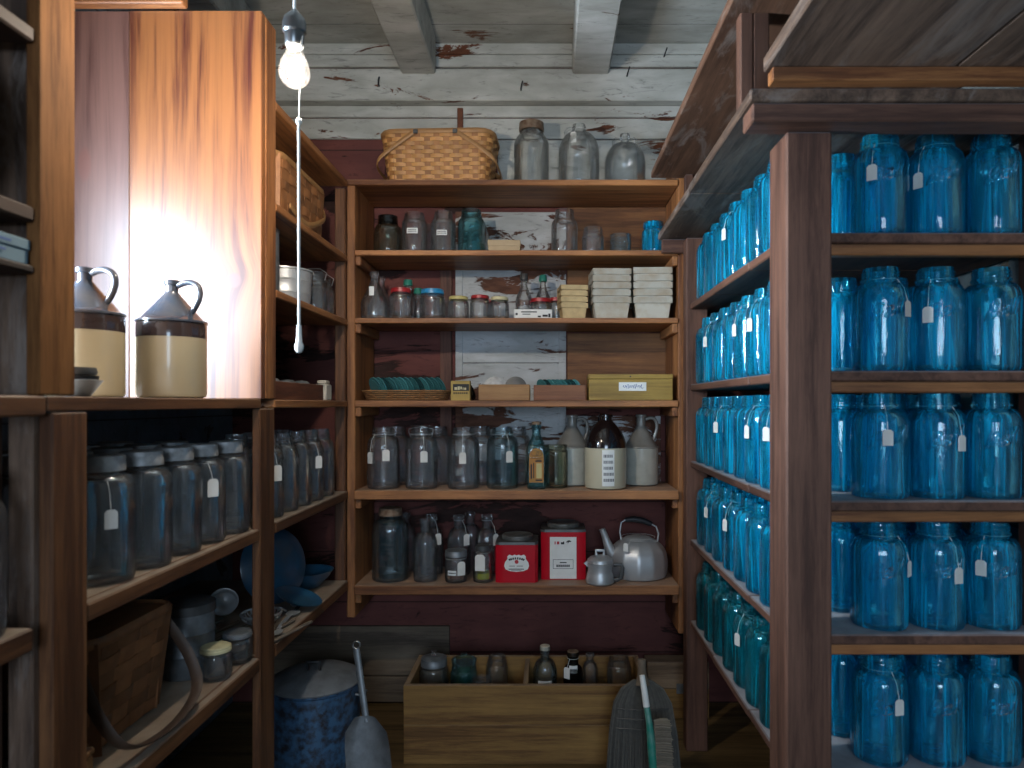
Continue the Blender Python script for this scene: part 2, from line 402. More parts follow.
# ------------------------------------------------------------------ the room
XL, XR, YB, YF, ZC = -1.32, 1.10, 2.93, -2.3, H + 1.506
struct('floor', MB().box(XL - .1, XR + .1, YF, YB + .1, -.05, 0, 0), M['floorwood'])
struct('ceiling', MB().box(XL - .1, XR + .1, YF, YB + .1, ZC, ZC + .05, 0), M['whitewash'])
struct('wall_back', MB().box(XL - .1, XR + .1, YB, YB + .08, 0, ZC, 0), M['maroon'])
struct('wall_right', MB().box(XR, XR + .08, YF, YB, 0, ZC, 0), M['palewall'])
WY0, WY1, WZ0, WZ1 = 1.085, 1.42, H + .04, H + .62          # the window over the counter
w = MB()
w.box(XL - .08, XL, YF, WY0, 0, ZC, 0).box(XL - .08, XL, WY1, YB, 0, ZC, 0).box(XL - .08, XL, WY0, WY1, 0, WZ0, 0).box(XL - .08, XL, WY0, WY1, WZ1, ZC, 0)
struct('wall_left', w, M['slatewall'])
wf = MB()
wf.box(XL - .1, -.5, YF - .08, YF, 0, ZC, 0).box(.75, XR + .1, YF - .08, YF, 0, ZC, 0).box(-.5, .75, YF - .08, YF, 2.15, ZC, 0)
struct('wall_front', wf, M['palewall'])
fr = MB()
for (a, b, c, d) in ((WY0, WY1, WZ0, WZ0 + .03), (WY0, WY1, WZ1 - .03, WZ1), (WY0, WY0 + .03, WZ0, WZ1), (WY1 - .03, WY1, WZ0, WZ1)):
    fr.box(XL - .06, XL - .02, a, b, c, d)
win = struct('window_1', fr, M['whitewall'])
mu = MB().box(XL - .05, XL - .03, (WY0 + WY1) / 2 - .01, (WY0 + WY1) / 2 + .01, WZ0 + .03, WZ1 - .03).box(XL - .05, XL - .03, WY0 + .03, WY1 - .03, (WZ0 + WZ1) / 2 - .01, (WZ0 + WZ1) / 2 + .01)
link('glazing_bar', mu.mesh('glazing_bar'), M['whitewall'], win)
link('pane', MB().box(XL - .042, XL - .038, WY0 + .03, WY1 - .03, WZ0 + .03, WZ1 - .03, 0).mesh('pane'), M['bulbglass'], win)
# upper white boards, plate beam, exposed planks and the old peeling panel on the back wall
tb = MB()
for (z0, z1, dy) in ((H + 1.30, H + 1.40, .012), (H + 1.405, H + 1.455, .016), (H + 1.46, H + 1.506, .01)):
    tb.box(XL, XR, YB - dy, YB, z0, z1, .003)
struct('trim_1', tb, M['whitewall'])
struct('trim_2', MB().box(XL, XR, YB - .06, YB, H + 1.245, H + 1.375, .004), M['whitewall'])
tb = MB().box(XL, XR, YB - .015, YB, H + 1.195, H + 1.243, .003).box(XL, XR, YB - .014, YB, H + 1.105, H + 1.19, .003).box(-.21, .55, YB - .014, YB, H + .86, H + 1.10, .003)
struct('trim_3', tb, M['whitewall'])
tb = MB().box(-.375, .065, YB - .018, YB, H - .25, H + .17, .003).box(-.375, .065, YB - .014, YB, H + .172, H + .80, .003).box(-.385, -.355, YB - .02, YB, H - .3, H + .8, .002).box(.045, .075, YB - .02, YB, H - .3, H + .8, .002)
struct('trim_4', tb, M['whitedoor'])
struct('trim_5', MB().box(.08, .50, YB - .014, YB, H + .30, H + .82, .002).box(.08, .50, YB - .013, YB, H - .02, H + .295, .002), wood('wallplank', (.13, .05, .02), (.33, .145, .05), 'x', .6))
struct('trim_6', MB().box(.06, .47, YB - .012, YB, H - .34, H - .05, .002), M['whitedoor'])
struct('trim_7', MB().box(-.45, -.40, YB - .016, YB, H - .36, H + .8, .002), wood('stud', (.08, .03, .02), (.2, .08, .05), 'z', .6))
tb = MB().box(-1.2, -.41, YB - .018, YB, H - 1.13, H - .925, .002).box(-1.2, -.41, YB - .018, YB, H - 1.24, H - 1.135, .002)
struct('baseboard_back', tb, M['lowboard'])
def joist(x0, x1):
    o = link('ceiling_beam', MB().box(x0, x1, YF, YB - .06, H + 1.352, ZC, .006).mesh('ceiling_beam'), M['beam']); o['kind'] = 'structure'
M['beam'] = peeling('whitewashed_beam', (.50, .50, .48), (.22, .12, .08), .72, 'x', 6)
for x0, x1 in ((-1.27, -1.13), (-.60, -.46), (.10, .25), (.74, .88)): joist(x0, x1)
solo('rusty_strap', MB().box(-.012, .012, -.006, .0035, -.045, .045, .002), M['rust'], 'rusty iron strap nailed to the white wall above the picnic basket', 'strap', (-.365, YB - .018, H + 1.185))
for k, (u, v, Y, wh) in enumerate(((379, 86, YB - .062, 'above the basket handle'), (521, 90, YB - .062, 'under the ceiling between the two beams'), (664, 57, YB - .014, 'beside the whitewashed beam, higher of two'), (627, 76, YB - .062, 'beside the whitewashed beam, lower of two'))):
    x, z = px(u, Y), pz(v, Y)
    n = MB().tube([(0, .004, 0), (0, -.012, .001), (.004, -.028, .012), (.008, -.03, .024)], .003, 6)
    solo('bent_nail', n, M['black'], 'bent black nail in the white board ' + wh, 'nail', (x, Y, z))

# ------------------------------------------------------------------ shelf units
def board(x0, x1, y0, y1, z0, z1, bev=.003): return MB().box(x0, x1, y0, y1, z0, z1, bev)
# back unit
BY0, BY1 = 2.62, 2.905
bu = thing('back_shelf_unit', 'tall open pine shelf unit standing against the back wall, holding jars, tins and jugs', 'shelf unit', (-.117, 2.76, 0))
part(bu, 'upright', board(-.753, -.722, BY0, BY1, H - .80, H + .84), pine('z'), None, True)
part(bu, 'upright', board(.488, .520, BY0, BY1, H - .86, H + .935), pine('z'), None, True)
BS = [H + .839, H + .575, H + .322, H + .013, H - .322, H - .675]
for k, z in enumerate(BS):
    th = (.022, .020, .020, .024, .034, .036)[k]
    x0, x1 = (-.753, .487) if k == 0 else (-.722, .488)
    f = .0 if k < 4 else .012
    part(bu, 'shelf', board(x0, x1, BY0 - .006 - f, BY1, z - th, z), pine('x'), None, True)
    if k:
        for xa, xb in ((-.722, -.700), (.466, .488)):
            part(bu, 'cleat', board(xa, xb, BY0 + .002, BY1, z - th - .036, z - th - .0005), pine('y'), None, True)
# right unit with the blue jars
RX0, RX1, RY0, RY1 = .50, 1.06, 1.46, 2.575
ru = thing('jar_rack', 'heavy weathered brown plank rack filled with blue jars, corner post facing the aisle', 'rack', (.78, 2.02, 0))
RS = [H + .362, H + .070, H - .205, H - .487, H - .778]
part(ru, 'corner_post', board(.497, .593, 1.46, 1.572, 0, H + .569, .004), barn('z'), None, True)
part(ru, 'corner_post', board(.497, .575, 2.515, 2.575, 0, H + .598, .004), barn('z'), None, True)
part(ru, 'corner_post', board(1.046, 1.085, 1.50, 1.56, 0, H + .598, .004), barn('z'), None, True)
for z in RS:
    sh = MB().box(.512, 1.085, 1.478, 1.78, z - .022, z, .003).box(.510, 1.085, 1.783, 2.17, z - .022, z, .003).box(.512, 1.085, 2.173, 2.57, z - .022, z, .003)
    part(ru, 'shelf', sh, barn('y'), None, True)
    part(ru, 'cross_rail', board(.594, 1.045, 1.486, 1.515, z - .046, z - .0225), pine('x'), None, True)
part(ru, 'overhanging_shelf', MB().box(.405, 1.09, 1.40, 2.02, H + .608, H + .632, .003).box(.408, 1.09, 2.023, 2.598, H + .608, H + .632, .003), grey('y'), None, True)
part(ru, 'front_rail', board(.412, 1.09, 1.41, 1.482, H + .570, H + .607), barn('x'), None, True)
part(ru, 'end_rail', board(.42, .52, 2.576, 2.598, H + .557, H + .607), barn('x'), None, True)
part(ru, 'upper_post', board(.412, .44, 1.50, 1.535, H + .633, H + 1.37, .003), barn('z'), None, True)
part(ru, 'upper_post', board(.44, .475, 1.50, 1.53, H + .633, H + 1.37, .003), barn('z'), None, True)
part(ru, 'upper_shelf', MB().box(.382, 1.09, 1.30, 2.598, H + .838, H + .862, .003), wood('umber', (.06, .028, .016), (.17, .085, .05), 'y', .65, .6, wear=.35), None, True)
part(ru, 'upper_post', board(.50, .53, 2.55, 2.58, H + .633, H + .837, .003), barn('z'), None, True)
oh = thing('overhead_shelf', 'weathered plank shelf fixed overhead, reaching out from the top of the jar rack', 'shelf', (.76, .9, H + .65))
part(oh, 'plank', board(.43, .80, .25, 1.40, H + .662, H + .692, .003), grey('y'), None, True)
part(oh, 'plank', board(.803, 1.095, .25, 1.40, H + .662, H + .692, .003), grey('y'), None, True)
part(oh, 'batten', board(.44, 1.095, 1.37, 1.402, H + .634, H + .6615, .002), pine('x'), None, True)

# left units -------------------------------------------------------
AX = -.74                                         # face of the shelving along the aisle
LX = XL + .02
nb = thing('pantry_counter', 'brown plank counter with lower shelves of lidded jars, carrying the two-tone jugs', 'counter', (-1.0, 1.45, 0))
part(nb, 'stile', board(AX - .022, AX, 1.045, 1.126, 0, H - .012), brown('z'), None, True)
part(nb, 'stile', board(AX - .060, AX - .0225, 1.035, 1.075, 0, H - .012), grey('z'), None, True)
part(nb, 'stile', board(AX - .022, AX, 1.80, 1.895, 0, H - .012), brown('z'), None, True)
part(nb, 'countertop', MB().box(LX, AX - .0, 1.035, 1.806, H - .011, H + .012, .002), brown('y'), None, True)
part(nb, 'shelf', board(LX, AX - .023, 1.08, 1.90, H - .352, H - .322), brown('y'), None, True)
part(nb, 'shelf', board(LX, AX - .023, 1.08, 1.90, H - .688, H - .652), brown('y'), None, True)
part(nb, 'shelf_lip', board(AX - .0225, AX - .001, 1.127, 1.799, H - .352, H - .322), brown('y'), None, True)
part(nb, 'shelf_lip', board(AX - .0225, AX - .001, 1.127, 1.799, H - .688, H - .652), brown('y'), None, True)
fb = thing('tall_cupboard', 'tall open shelf cupboard with varnished pine side beside the hanging bulb', 'cupboard', (-1.0, 2.2, 0))
P0 = Vector((-.911, 1.82, H + .02))
def vpart(name, x0, x1, z0, z1, y0, y1, mat, c):
    me = MB().box(x0 - c, x1 - c, y0 - 1.82, y1 - 1.82, z0 - H, z1 - H, .002).mesh(name)
    o = link(name, me, mat, fb); o.location = Vector((c, 1.82, H)) - Vector(fb.location); return o
vpart('side_panel', -1.083, AX - .0005, H + .013, H + 1.018, 1.81, 1.835, M['panel1'], -.911)
vpart('side_panel', LX, -1.084, H + .013, H + 1.018, 1.812, 1.835, M['panel2'], -1.2)
part(fb, 'edge_strip', board(AX - .03, AX, 1.836, 1.905, H + .013, H + 1.018), pine('z'), None, True)
part(fb, 'side_cleat', board(LX, -.93, 1.78, 1.81, H + 1.02, H + 1.10), pine('x'), None, True)
for zr, th in ((.825, .022), (.548, .022), (.312, .022)):
    part(fb, 'shelf', board(LX, AX, 1.906, 2.585, H + zr - th, H + zr), pine('y'), None, True)
part(fb, 'shelf', board(LX, AX, 1.897, 2.585, H - .011, H + .012), pine('y'), None, True)
for zr, th in ((-.322, .03), (-.652, .036)):
    part(fb, 'shelf', board(LX, AX, 1.905, 2.59, H + zr - th, H + zr), brown('y'), None, True)
part(fb, 'far_post', board(-.79, AX - .012, 2.592, 2.615, H - .69, H + .80), brown('z'), None, True)
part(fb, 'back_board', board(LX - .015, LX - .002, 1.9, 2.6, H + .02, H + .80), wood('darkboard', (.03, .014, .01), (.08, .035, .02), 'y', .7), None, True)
nc = thing('near_cupboard', 'dark open cupboard nearest the camera, its yellow-brown edge board beside the jugs', 'cupboard', (-1.0, .6, 0))
part(nc, 'edge_board', board(AX - .02, AX, 1.017, 1.097, H + .0125, ZC - .12), wood('edgepine', (.085, .033, .011), (.25, .11, .038), 'z', .85, 0, spec=.12), None, True)
part(nc, 'divider', board(LX, AX - .0205, 1.045, 1.07, H + .0125, ZC - .12), grey('z'), None, True)
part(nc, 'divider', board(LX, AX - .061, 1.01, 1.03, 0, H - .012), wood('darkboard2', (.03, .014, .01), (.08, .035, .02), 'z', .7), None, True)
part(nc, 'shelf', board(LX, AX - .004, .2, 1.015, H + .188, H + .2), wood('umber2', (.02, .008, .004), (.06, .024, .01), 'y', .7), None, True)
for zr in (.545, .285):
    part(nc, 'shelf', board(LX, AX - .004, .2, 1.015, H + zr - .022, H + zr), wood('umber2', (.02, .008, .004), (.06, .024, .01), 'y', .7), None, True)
part(nc, 'countertop', board(LX, AX, .2, 1.034, H - .018, H + .012), brown('y'), None, True)
for zr in (-.322, -.652):
    part(nc, 'shelf', board(LX, AX - .001, .2, 1.009, H + zr - .034, H + zr), brown('y'), None, True)
part(nc, 'end_panel', board(LX, AX, .17, .199, 0, ZC - .12), brown('z'), None, True)

# ------------------------------------------------------------------ vessels
def vessel_prof(h, r, rn, hs, hn, t=.0035, style='jar', lip=.003, threads=2, heel=.010):
    o = [(0, .003), (r * .55, .002), (r - heel * 1.1, 0), (r - heel * .35, heel * .22), (r, heel)]
    zs = h - hn - hs
    for k in range(1, 4): o.append((r, heel + (zs - heel) * k / 4))
    for k in range(0, 9):
        a = k / 8
        if style == 'jar': rr, zz = rn + (r - rn) * math.cos(a * PI / 2) ** .9, zs + hs * math.sin(a * PI / 2)
        elif style == 'cone': rr, zz = rn + (r - rn) * (1 - a) ** 1.0, zs + hs * a
        else: rr, zz = rn + (r - rn) * (.5 + .5 * math.cos(PI * a)), zs + hs * a
        o.append((max(rr, rn), zz))
    z0 = h - hn
    if threads:
        o += [(rn, z0 + hn * .08), (rn + lip * 1.2, z0 + hn * .16), (rn + lip * 1.2, z0 + hn * .26), (rn, z0 + hn * .34)]
        for q in range(threads):
            zz = z0 + hn * (.42 + .2 * q)
            o += [(rn, zz), (rn + lip * .7, zz + hn * .06), (rn, zz + hn * .14)]
        o += [(rn - .001, h - hn * .1), (rn - .001, h - .001)]
    else:
        o += [(rn, h - hn * .35), (rn + lip, h - hn * .32), (rn + lip, h - .002), (rn + lip * .6, h)]
    inner = [(rn - t, h - .0005), (rn - t, z0)]
    for k in range(8, -1, -1):
        a = k / 8
        if style == 'jar': rr, zz = rn + (r - rn) * math.cos(a * PI / 2) ** .9, zs + hs * math.sin(a * PI / 2)
        elif style == 'cone': rr, zz = rn + (r - rn) * (1 - a), zs + hs * a
        else: rr, zz = rn + (r - rn) * (.5 + .5 * math.cos(PI * a)), zs + hs * a
        inner.append((max(rr, rn) - t, zz - t * .4))
    inner += [(r - t, heel + t), (r - t - heel * .6, t + .004), (r * .5, t + .005), (0, t + .007)]
    return o + inner
_vm = {}
def vessel_mesh(key, mat, segs=40, **kw):
    k = (key, mat)
    if k not in _vm:
        me = MB().lathe(vessel_prof(**kw), segs=segs).mesh(key, 38)
        me.materials.append(M[mat]); _vm[k] = me
    return _vm[k]
_tagm = {}
def add_tag(root, phi, rn, zn, rb, zt, mat='card', s=1.0):
    """paper tag tied round the neck, hanging against the body at angle phi (world azimuth)"""
    k = (round(phi, 3), rn, zn, rb, zt, s)
    if k not in _tagm:
        c, sn = math.cos(phi), math.sin(phi)
        Rm = Matrix.Rotation(phi + PI / 2, 4, 'Z')
        b = MB()
        poly = [(-.0105 * s, -.034 * s), (.0105 * s, -.034 * s), (.0105 * s, -.005 * s), (.006 * s, 0), (-.006 * s, 0), (-.0105 * s, -.005 * s)]
        b.prism(poly, .0008, Matrix.Translation((c * (rb + .0035), sn * (rb + .0035), zt)) @ Rm)
        t = MB()
        ring = [(math.cos(a) * (rn + .002), math.sin(a) * (rn + .002), zn) for a in [2 * PI * i / 20 for i in range(20)]]
        t.tube(ring, .0005, 5, closed=True)
        t.tube([(c * (rn + .002), sn * (rn + .002), zn), (c * (rn * .4 + rb * .6 + .004), sn * (rn * .4 + rb * .6 + .004), zn - .02), (c * (rb + .004), sn * (rb + .004), zt - .004 * s)], .0008, 5)
        _tagm[k] = (b.mesh('tag'), t.mesh('tie_string'))
    mb, mt = _tagm[k]
    mb2 = mb if not mb.materials else mb.copy()
    mb2.materials.clear(); mb2.materials.append(M[mat])
    g = link('paper_tag', mb2, None, root)
    link('tie_string', mt, M['twine'], g)
    return g
def glass_thing(name, mat, label, cat, loc, rz=0.0, group=None, segs=40, **kw):
    me = vessel_mesh(name + str(sorted(kw.items())), mat, segs, **kw)
    o = link(name, me, None, None, loc); o.rotation_euler = (0, 0, rz)
    return tag(o, label, cat, group)
_lidm = {}
def add_lid(root, r, z, hgt, mat, name='screw_lid', dome=.0):
    k = (r, z, hgt, mat, dome)
    if k not in _lidm:
        p = [(0, z + hgt + dome), (r * .6, z + hgt + dome), (r * .9, z + hgt), (r, z + hgt - .002), (r, z + hgt * .55), (r + .001, z + hgt * .5), (r + .001, z + .001), (r - .001, z), (r - .003, z), (r - .003, z + hgt - .004), (0, z + hgt - .003)]
        me = MB().lathe(p, segs=40, facet=lambda a, zz: 1 + .006 * math.cos(a * 20)).mesh(name, 40)
        me.materials.append(M[mat]); _lidm[k] = me
    return link(name, _lidm[k], None, root)
# ---- the blue jars: half-gallon fruit jars
BJ = dict(h=.2285, r=.0595, rn=.037, hs=.038, hn=.034, threads=2, t=.004)
bj_mesh = vessel_mesh('blue_fruit_jar', 'blue', 44, **BJ)
tj_mesh = vessel_mesh('teal_fruit_jar', 'teal', 44, **BJ)
def text_mesh(body, size, rb, zc, a0):
    """raised lettering wrapped round a jar body of radius rb, centred at azimuth a0"""
    cu = bpy.data.curves.new('t', 'FONT'); cu.body = body; cu.size = size; cu.shear = .35; cu.align_x = 'CENTER'; cu.offset = .0006; cu.extrude = .0; cu.resolution_u = 3
    to = bpy.data.objects.new('t', cu); C.objects.link(to)
    dg = bpy.context.evaluated_depsgraph_get(); me = bpy.data.meshes.new_from_object(to.evaluated_get(dg))
    bpy.data.objects.remove(to)
    bm = bmesh.new(); bm.from_mesh(me); bpy.data.meshes.remove(me)
    r = bmesh.ops.extrude_face_region(bm, geom=bm.faces[:])
    top = {v for v in r['geom'] if isinstance(v, bmesh.types.BMVert)}
    for v in bm.verts:
        a = a0 + v.co.x / rb; rr = rb + (.0018 if v in top else .0003); z = zc + v.co.y + v.co.x * .25
        v.co = Vector((rr * math.cos(a), rr * math.sin(a), z))
    bmesh.ops.recalc_face_normals(bm, faces=bm.faces)
    me = bpy.data.meshes.new('embossed_lettering'); bm.to_mesh(me); bm.free()
    return me
emb = text_mesh('Ball', .05, .0595, .115, -PI / 2 - .25); emb.materials.append(M['blue'])
SHN = ['top', 'second', 'third', 'fourth', 'lowest']
def blue(x, y, z, label, group, rz, mesh=bj_mesh):
    o = link('blue_fruit_jar', mesh, None, None, (x, y, z + .0004)); o.rotation_euler = (0, 0, rz)
    return tag(o, label, 'jar', group)
TAGS = {(0, 'f', 0): -2.25, (0, 'f', 1): -2.6, (1, 'f', 0): -1.0, (1, 'f', 1): -2.3, (2, 'f', 0): -1.75, (2, 'f', 1): -1.2, (3, 'f', 1): -1.3, (3, 'f', 2): -2.4, (3, 'f', 0): -.8, (4, 'f', 0): -1.35,
        (1, 'a', 1): -2.75, (1, 'a', 2): -2.9, (2, 'a', 0): -2.6, (2, 'a', 1): -2.85, (2, 'a', 4): -2.7, (3, 'a', 3): -2.8, (3, 'a', 5): -2.8, (0, 'a', 3): -2.8, (1, 'a', 5): -2.8, (4, 'a', 2): -2.7}
for s, z in enumerate(RS):
    jm = tj_mesh if s == 4 else bj_mesh
    jig = lambda a=.006: R.uniform(-a, a)
    for c in range(3):                                                # facing the camera
        lab = 'blue jar on the rack\'s %s shelf, %s from the corner post in the front row' % (SHN[s], ORD[c])
        x, y = .733 + .1235 * c + jig(.0015), 1.548 + jig(.002)
        if (s, c) == (3, 2): x, y = .980, 1.552
        o = blue(x, y, z, lab, 'blue jars in the front row of the rack', R.uniform(-.35, .35) * 0)
        e = link('embossed_lettering', emb, None, o)
        if (s, 'f', c) in TAGS: add_tag(o, TAGS[(s, 'f', c)], .037, .200, .0595, .150 - .012 * (c % 2), 'bluecard' if (s, c) == (1, 0) else 'card')
    for c in range(3):                                                # row behind
        x, y = .700 + .1235 * c + jig(.0015), 1.682 + jig(.002)
        blue(x, y, z, 'blue jar on the rack\'s %s shelf, %s from the post, just behind the front row' % (SHN[s], ORD[c]), 'blue jars behind the front row', R.uniform(0, 6))
    for c in range(3):                                                # third row, seen through the gaps and the glass
        blue(.70 + .125 * c + jig(.002), 1.806, z, 'blue jar on the rack\'s %s shelf, %s from the post, in the third row back' % (SHN[s], ORD[c]), 'blue jars in the third row', R.uniform(0, 6))
    for c in range(7):                                                # along the aisle
        x, y = .574 + jig(.002), 1.700 + .1215 * c + jig(.0008)
        if c == 0: y = 1.70
        lab = 'blue%s jar along the aisle edge of the rack\'s %s shelf, %s behind the post' % ('-green' if s == 4 else '', SHN[s], ORD[c])
        if y > 2.47: continue
        o = blue(x, y, z, lab, 'blue jars along the aisle edge', R.uniform(0, 6), jm)
        if (s, 'a', c) in TAGS: add_tag(o, TAGS[(s, 'a', c)] - o.rotation_euler.z, .037, .200, .0595, .150)
    for c in range(5):                                                # second file behind the aisle edge
        blue(.700 + jig(.002), 1.930 + .1225 * c + jig(.001), z, 'blue jar on the rack\'s %s shelf, %s back in the file inside the aisle edge' % (SHN[s], ORD[c]), 'blue jars in the inner file', R.uniform(0, 6), jm)
blue(.50, 1.20, H + .692, 'blue jar standing on the overhead shelf, cut off by the top of the photo', None, 0)

# ------------------------------------------------------------------ clear jars with zinc lids, left
CJ = dict(h=.225, r=.0560, rn=.035, hs=.036, hn=.030, threads=2, t=.0035)
cj = vessel_mesh('lidded_fruit_jar', 'clear', 40, **CJ)
def lidded(x, y, z, label, group, lidmat='zinc', lid=True):
    o = link('lidded_fruit_jar', cj, None, None, (x, y, z + .0004)); o.rotation_euler = (0, 0, 0)
    if lid: add_lid(o, .0385, .200, .029, lidmat, dome=.0)
    return tag(o, label, 'jar', group)
for c in range(5):
    o = lidded(-.812 + R.uniform(-.003, .003), 1.275 + .121 * c, H - .322, 'clear zinc-lidded jar under the counter, %s in the front row from the near post' % ORD[c], 'zinc-lidded jars under the counter')
    if c == 0: add_tag(o, -.75, .035, .185, .056, .135)
    if c == 3: add_tag(o, -.65, .035, .185, .056, .15, s=1.2)
for c in range(5):
    lidded(-.935 + R.uniform(-.004, .004), 1.25 + .122 * c, H - .322, 'clear zinc-lidded jar under the counter, %s in the second row from the near post' % ORD[c], 'zinc-lidded jars under the counter')
for c in range(4):
    lidded(-1.058 + R.uniform(-.004, .004), 1.34 + .124 * c, H - .322, 'clear zinc-lidded jar under the counter, %s in the rear row against the wall' % ORD[c], 'zinc-lidded jars under the counter')
o = lidded(-.80, .945, H - .322, 'clear lidded jar below the near cupboard counter, cut by the edge of the photo', None)
QJ = dict(h=.235, r=.047, rn=.030, hs=.05, hn=.035, threads=1, t=.003)
for c in range(5):
    o = glass_thing('clear_quart_jar', 'clear', 'clear jar under the tall cupboard, %s from the post beside the varnished side' % ORD[c], 'jar', (-.800, 2.0 + .118 * c - .01, H - .3216), 0, 'clear jars on the cupboard\'s lower shelf', **QJ)
    if c == 0: add_tag(o, -.6, .030, .19, .047, .15, s=1.3)
    elif c == 3: add_tag(o, -.6, .030, .19, .047, .15, s=1.2)
for c in range(4):
    glass_thing('clear_quart_jar', 'clear', 'clear jar in the cupboard\'s lower row of jars, second file, %s from the post' % ORD[c], 'jar', (-.905, 2.03 + .12 * c, H - .3216), 0, 'clear jars on the cupboard\'s lower shelf', **QJ)

# ------------------------------------------------------------------ stoneware jugs
def jug(name, label, loc, r, h, shoulder, neckh, rn, mats, rz, style='cone', band=0.0, handle_h=.08, handle_out=.05, group=None):
    """lower body, glazed shoulder with neck, loop handle"""
    body, top, hnd = mats
    t = thing(name, label, 'jug', loc, rz, group)
    zs = h - neckh - shoulder
    zb = zs - band
    part(t, 'jug_body', MB().lathe([(0, .002), (r - .012, 0), (r - .002, .004), (r, .012), (r, zb)], segs=48), M[body], 40)
    if band: part(t, 'glaze_band', MB().lathe([(r + .0003, zb), (r + .0003, zs - .004), (r - .001, zs)], segs=48), M['bandglaze'], 40)
    p = [(r - .0005, zs)] if style == 'cone' else [(r, zs)]
    if style == 'cone':
        p += [(r + .003, zs + .002), (r + .002, zs + .006)]
        for k in range(0, 7):
            a = k / 6; p.append((rn + (r - .004 - rn) * (1 - a), zs + .008 + (shoulder - .008) * (a ** 1.05)))
    else:
        for k in range(0, 9):
            a = k / 8; p.append((rn + (r - rn) * (math.cos(a * PI / 2) ** 1.15 if a < 1 else 0), zs + shoulder * (math.sin(a * PI / 2) * .3 + a * .7)))
    p += [(rn, h - neckh + .003), (rn, h - .012), (rn + .004, h - .010), (rn + .004, h - .002), (rn + .001, h), (rn - .006, h), (rn - .007, h - .03)]
    p.append((0, h - .03))
    part(t, 'glazed_shoulder', MB().lathe(p, segs=48), M[top], 40)
    z1, x1 = h - neckh * .45, rn + .002
    x2 = rn + (r - rn) * .62; z2 = zs + shoulder * .36
    pts = []
    for k in range(13):
        a = k / 12
        b0, b1, b2, b3 = (1 - a) ** 3, 3 * a * (1 - a) ** 2, 3 * a * a * (1 - a), a ** 3
        P = [(x1, z1), (x1 + handle_out * .9, z1 + handle_h * .28), (x2 + handle_out, z1 - handle_h * .1), (x2, z2)]
        pts.append((sum(b * q[0] for b, q in zip((b0, b1, b2, b3), P)), 0, sum(b * q[1] for b, q in zip((b0, b1, b2, b3), P))))
    part(t, 'loop_handle', MB().tube(pts, .0068, 10), M[hnd], 60)
    return t
Yj = 1.60
jug('two_tone_jug', 'tan stoneware jug with slate cone top on the counter, wholly in view', (px(172, Yj), Yj, H + .0125), .0725, .270, .072, .028, .0135, ('tanstone', 'slateglaze', 'slateglaze'), -.15, band=.033, handle_h=.075, handle_out=.045, group='two-tone jugs on the counter')
jug('two_tone_jug', 'tan stoneware jug with slate cone top, half hidden behind the near cupboard edge', (px(85, 1.45), 1.45, H + .0125), .0725, .270, .072, .028, .0135, ('tanstone', 'slateglaze', 'slateglaze'), -.15, band=.033, handle_h=.075, handle_out=.045, group='two-tone jugs on the counter')
t = thing('burner_dish', 'small dark tin dish with stacked rings in front of the half-hidden jug', 'dish', (px(78, 1.20), 1.20, H + .0125))
part(t, 'dish', MB().lathe([(0, 0), (.018, 0), (.02, .003), (.036, .026), (.038, .028), (.035, .029), (.02, .010), (0, .009)], segs=32), M['galv'], 40)
part(t, 'ring', MB().lathe([(0, .0295), (.030, .0295), (.031, .036), (0, .037)], segs=32), M['black'], 40)
part(t, 'cap', MB().lathe([(0, .0375), (.027, .0375), (.029, .042), (.027, .050), (0, .051)], segs=32), M['darktin'], 40)

# ------------------------------------------------------------------ hanging bulb
by = 1.40; bx = px(294.5, by)
lb = thing('hanging_bulb', 'lit bare bulb hanging on a cord in a dark metal socket with pull string', 'light bulb', (bx, by, pz(88, by)))
part(lb, 'cord', MB().tube([(.0, 0, .158), (.001, 0, .22), (0, 0, ZC - pz(88, by) - .01)], .0032, 8), M['twine'], 60)
part(lb, 'ceiling_rose', MB().lathe([(0, ZC - pz(88, by) - .024), (.02, ZC - pz(88, by) - .022), (.03, ZC - pz(88, by) - .002), (0, ZC - pz(88, by) - .001)], segs=24), M['black'], 40)
part(lb, 'socket', MB().lathe([(0, .155), (.006, .155), (.010, .150), (.020, .140), (.023, .128), (.023, .112), (.019, .108), (.0185, .086), (.016, .082), (0, .082)], segs=32), M['brass'], 40)
gp = [(0, .0)] + [(.0305 * math.sin(a), .0305 - .0305 * math.cos(a)) for a in [PI * k / 20 for k in range(1, 12)]] + [(.026, .052), (.019, .066), (.0145, .078), (.0135, .086)]
g = part(lb, 'bulb_glass', MB().lathe(gp, segs=32), M['bulbglass'], 60)
gf = MB().lathe([(.0, .016), (.006, .019), (.0105, .027), (.011, .036), (.008, .046), (.004, .056), (0, .057)], segs=20)
part(lb, 'filament', gf, M['filament'], 60)
ps = part(lb, 'pull_string', MB().tube([(.019, -.008, .10), (.0165, -.012, .06), (.014, -.008, 0), (.010, -.004, -.07)], .0011, 6).tube([(.010, -.004, -.07), (.010, -.003, -.30), (.010, -.002, -.50)], .0028, 8), M['twine'], 60)
link('knot', MB().lathe([(0, -.075), (.005, -.073), (.0065, -.068), (.004, -.062), (0, -.061)], (.010, -.003, 0), 12).mesh('knot', 60), M['twine'], ps)
link('string_weight', MB().lathe([(0, -.53), (.005, -.529), (.0085, -.522), (.0085, -.514), (.006, -.508), (.005, -.49), (.0045, -.475), (0, -.474)], (.010, -.002, 0), 16).mesh('string_weight', 60), M['card'], ps)

